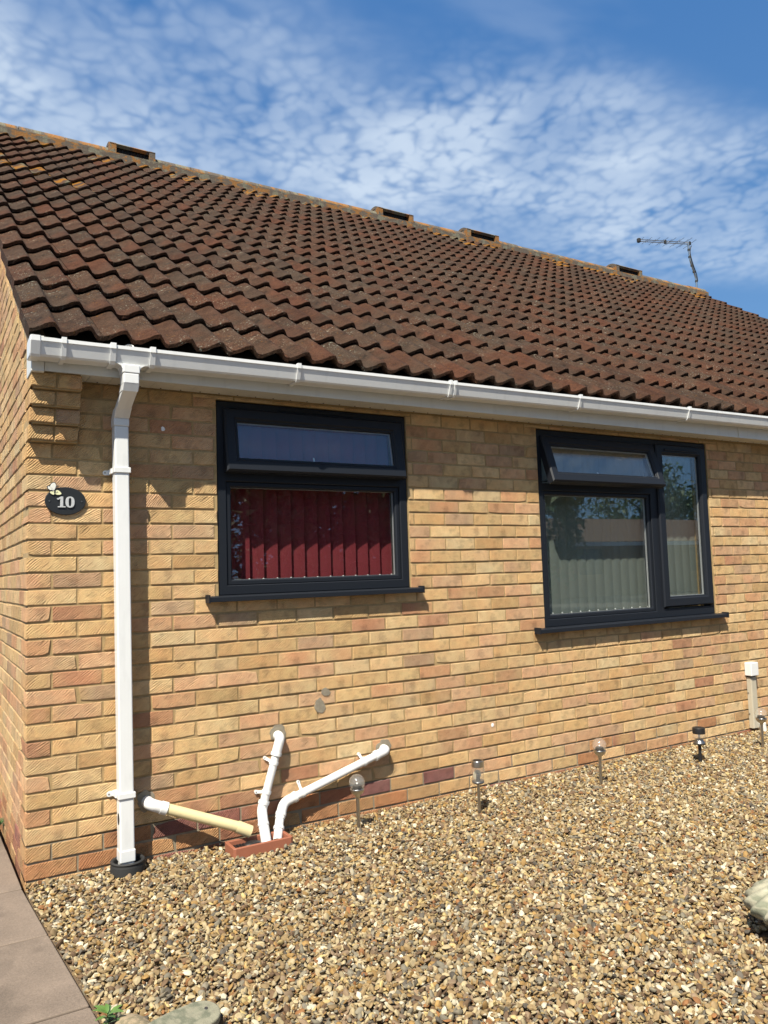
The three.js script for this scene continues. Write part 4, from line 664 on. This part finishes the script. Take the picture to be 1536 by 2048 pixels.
// ---------------------------------------------------------------- gravel
{
  const geos = [];
  for (let k = 0; k < 6; k++) {
    const r = rngOf(300 + k), g0 = new THREE.IcosahedronGeometry(1, 1); g0.deleteAttribute('uv'); g0.deleteAttribute('normal'); const g = mergeVertices(g0), p = g.attributes.position, col = [];
    const cuts = []; for (let c = 0; c < 8; c++) { const v = V(r() - 0.5, r() - 0.5, r() - 0.5).normalize(); cuts.push([v, 0.48 + r() * 0.36]); }
    for (let i = 0; i < p.count; i++) { const v = V(p.getX(i), p.getY(i), p.getZ(i)).multiplyScalar(0.86 + 0.28 * r()); for (const [n, d] of cuts) { const q = v.dot(n); if (q > d) v.addScaledVector(n, d - q); } p.setXYZ(i, v.x, v.y, v.z); const c = 0.84 + 0.3 * r(); col.push(c, c * (0.97 + 0.06 * r()), c * (0.93 + 0.1 * r())); }
    g.setAttribute('color', new THREE.Float32BufferAttribute(col, 3)); let h = g; if (k > 2) h = g.toNonIndexed(); h.computeVertexNormals(); geos.push(h);
  }
  const pal = [[[0.42, 0.330, 0.185], 25], [[0.30, 0.205, 0.095], 24], [[0.32, 0.190, 0.060], 10], [[0.27, 0.120, 0.040], 3.5], [[0.155, 0.092, 0.046], 12], [[0.215, 0.185, 0.130], 10], [[0.105, 0.088, 0.066], 6], [[0.58, 0.51, 0.37], 9], [[0.25, 0.17, 0.10], 8], [[0.48, 0.355, 0.15], 6]];
  const lists = geos.map(() => []), avoid = [[1.018, 0.17, 0.15, 0.066], [2.235, 2.13, 0.10, 0.10], [0.20, 1.585, 0.10, 0.03]];
  const put = (x, y, z, a) => { if (x < -0.0 && z < 0.1) return; for (const [cx, cz, rx, rz] of avoid) if (Math.abs(x - cx) < rx && Math.abs(z - cz) < rz) return; if (Math.hypot(x - 0.416, z - 0.085) < 0.08) return; lists[Math.floor(rnd() * 6)].push([x, y, z, a]); };
  const edge = (z) => z < 0.1 ? -0.004 : -0.004 + 0.066 * (z - 0.1);
  const relief = (x, z) => 0.016 * (fbm(x * 3.1 + 2, z * 3.1 + 5, 3) - 0.5);
  for (const [x0, x1, z0, z1, c, layers] of [[0, 6.6, 0, 3.1, 0.0149, 2], [6.6, 12.7, 0, 3.1, 0.028, 1], [0, 12.7, 3.1, 4.65, 0.03, 1]])
    for (let l = 0; l < layers; l++) for (let x = x0; x < x1; x += c) for (let z = z0; z < z1; z += c) {
      const px = x + jit() * c * 1.5, pz = z + jit() * c * 1.5; if (px < edge(pz) + 0.004 || pz < 0.012) continue;
      const big = Math.pow(rnd(), 2.0), a = (0.0052 + 0.0096 * big) * (c > 0.021 ? 1.35 : 1); put(px, -0.012 - l * 0.011 + relief(px, pz) + jit() * 0.014, pz, a);
    }
  const gravel = new THREE.Group(); gravel.name = 'gravel'; tag(gravel, 'golden brown gravel bed in front of the bungalow', 'gravel', null, 'stuff'); scene.add(gravel);
  const mat = std({ vertexColors: true, roughness: 0.82 }), q = new THREE.Quaternion(), e = new THREE.Euler(), M4 = new THREE.Matrix4(), C = new THREE.Color();
  lists.forEach((list, k) => {
    const im = new THREE.InstancedMesh(geos[k], mat, list.length); im.name = 'pebbles'; im.userData.kind = 'stuff'; im.castShadow = im.receiveShadow = true;
    list.forEach(([x, y, z, a], i) => {
      e.set(jit() * 1.7, rnd() * 6.28, jit() * 1.7); q.setFromEuler(e); M4.compose(V(x, y, z), q, V(a * (1.05 + rnd() * 0.55), a * (0.36 + rnd() * 0.42), a * (0.75 + rnd() * 0.3))); im.setMatrixAt(i, M4);
      const c = pick(pal), v = 0.56 + 0.38 * rnd(); C.setRGB(c[0] * v, c[1] * v, c[2] * v); im.setColorAt(i, C);
    });
    gravel.add(im);
  });
}

// ---------------------------------------------------------------- across the street: what the glass mirrors
{
  const b = thing('neighbour_bungalow', 'brick bungalow across the street, mirrored in the wide window', 'house', [31, 0, 22]);
  const nb = std({ color: lin(0.36, 0.2, 0.12), map: scaled(sandTex, 0.6), roughness: 0.95 });
  part(b, 'wall', boxUV(extrudeZ(rect(-8, 7, -0.2, 2.45), [rect(-5.5, -3.9, 0.9, 2.1), rect(-1, 0, 0, 2.1), rect(2.2, 4.6, 0.9, 2.1)], 0, 0.3)), nb);
  part(b, 'rear_wall', boxUV(box(-8, 7, -0.2, 2.45, 6, 6.3)), nb); for (const x of [-8, 6.7]) part(b, 'end_wall', boxUV(box(x, x + 0.3, -0.2, 2.45, 0.31, 5.99)), nb);
  const rf = extrudeX([[-0.5, 2.4], [3.15, 3.75], [6.8, 2.4]], -8.4, 7.4); part(b, 'roof', boxUV(rf), std({ color: lin(0.2, 0.14, 0.1), map: scaled(sandTex, 0.8), roughness: 0.95 }));
  part(b, 'fascia', box(-8.4, 7.4, 2.2, 2.38, -0.56, -0.52), upvc);
  for (const [x0, x1] of [[-5.5, -3.9], [2.2, 4.6]]) part(b, 'window', [box(x0, x1, 0.9, 2.1, 0.12, 0.16)], std({ color: lin(0.02, 0.025, 0.03), roughness: 0.1 })); part(b, 'door', box(-1, 0, 0, 2.1, 0.1, 0.15), whitePlastic);
}
function tree(name, label, x, z, h, rx, ry, seed) {
  const r = rngOf(seed), t = thing(name, label, 'tree', [x, -0.12, z], 'trees across the street'), bark = std({ color: lin(0.1, 0.075, 0.05), roughness: 1 });
  const limbs = [cyl(V(0, 0, 0), V(0.1, h * 0.55, 0), 0.22, 0.12, 10)]; const tips = [];
  for (let i = 0; i < 9; i++) { const a = i * 2.4, y = h * (0.3 + 0.4 * r()), e = V(Math.cos(a) * rx * 0.6, h - ry + (r() - 0.3) * ry * 1.2, Math.sin(a) * rx * 0.6); limbs.push(cyl(V(0.05, y, 0), e, 0.08, 0.025, 6)); tips.push(e); }
  part(t, 'trunk', limbs, bark);
  const pos = [], cl = []; for (let i = 0; i < 60; i++) { const a = r() * 6.28, u = r() * 2 - 1, k = Math.cbrt(r()); cl.push([Math.cos(a) * Math.sqrt(1 - u * u) * k * rx, h - ry + u * k * ry, Math.sin(a) * Math.sqrt(1 - u * u) * k * rx]); }
  for (let i = 0; i < 11000; i++) { const c = cl[Math.floor(r() * cl.length)], p = V(c[0] + (r() + r() - 1) * rx * 0.34, c[1] + (r() + r() - 1) * ry * 0.3, c[2] + (r() + r() - 1) * rx * 0.34), s = 0.10 + r() * 0.09; for (let k = 0; k < 3; k++) pos.push(p.x + (r() - 0.5) * s * 2.4, p.y + (r() - 0.5) * s * 2.4, p.z + (r() - 0.5) * s * 2.4); }
  const g = new THREE.BufferGeometry(); g.setAttribute('position', new THREE.Float32BufferAttribute(pos, 3)); g.computeVertexNormals(); part(t, 'crown', g, leafMat);
}
tree('broad_tree', 'tall dense tree across the street facing the burgundy blind window', 7.2, 16, 7.4, 2.6, 3.9, 21);
tree('broad_tree', 'second dense tree across the street, next to the tallest one', 10.6, 16.5, 8.0, 2.7, 4.2, 22);
tree('broad_tree', 'dense tree across the street nearer the neighbour house', 14.2, 17, 7.0, 2.5, 3.7, 23);
tree('broad_tree', 'leafy tree across the street by the near end of the neighbour house', 21.4, 21, 7.4, 2.3, 3.6, 34);
tree('broad_tree', 'leafy tree across the street behind the neighbour house', 38.5, 29.5, 8.4, 3.4, 4.2, 55);
tree('broad_tree', 'tree across the street past the far end of the neighbour house', 43.5, 27.5, 7.0, 2.6, 3.6, 56);
tree('broad_tree', 'round tree across the street opposite the house corner', 3.4, 17, 7.5, 2.6, 3.8, 89);

renderer.render(scene, camera);
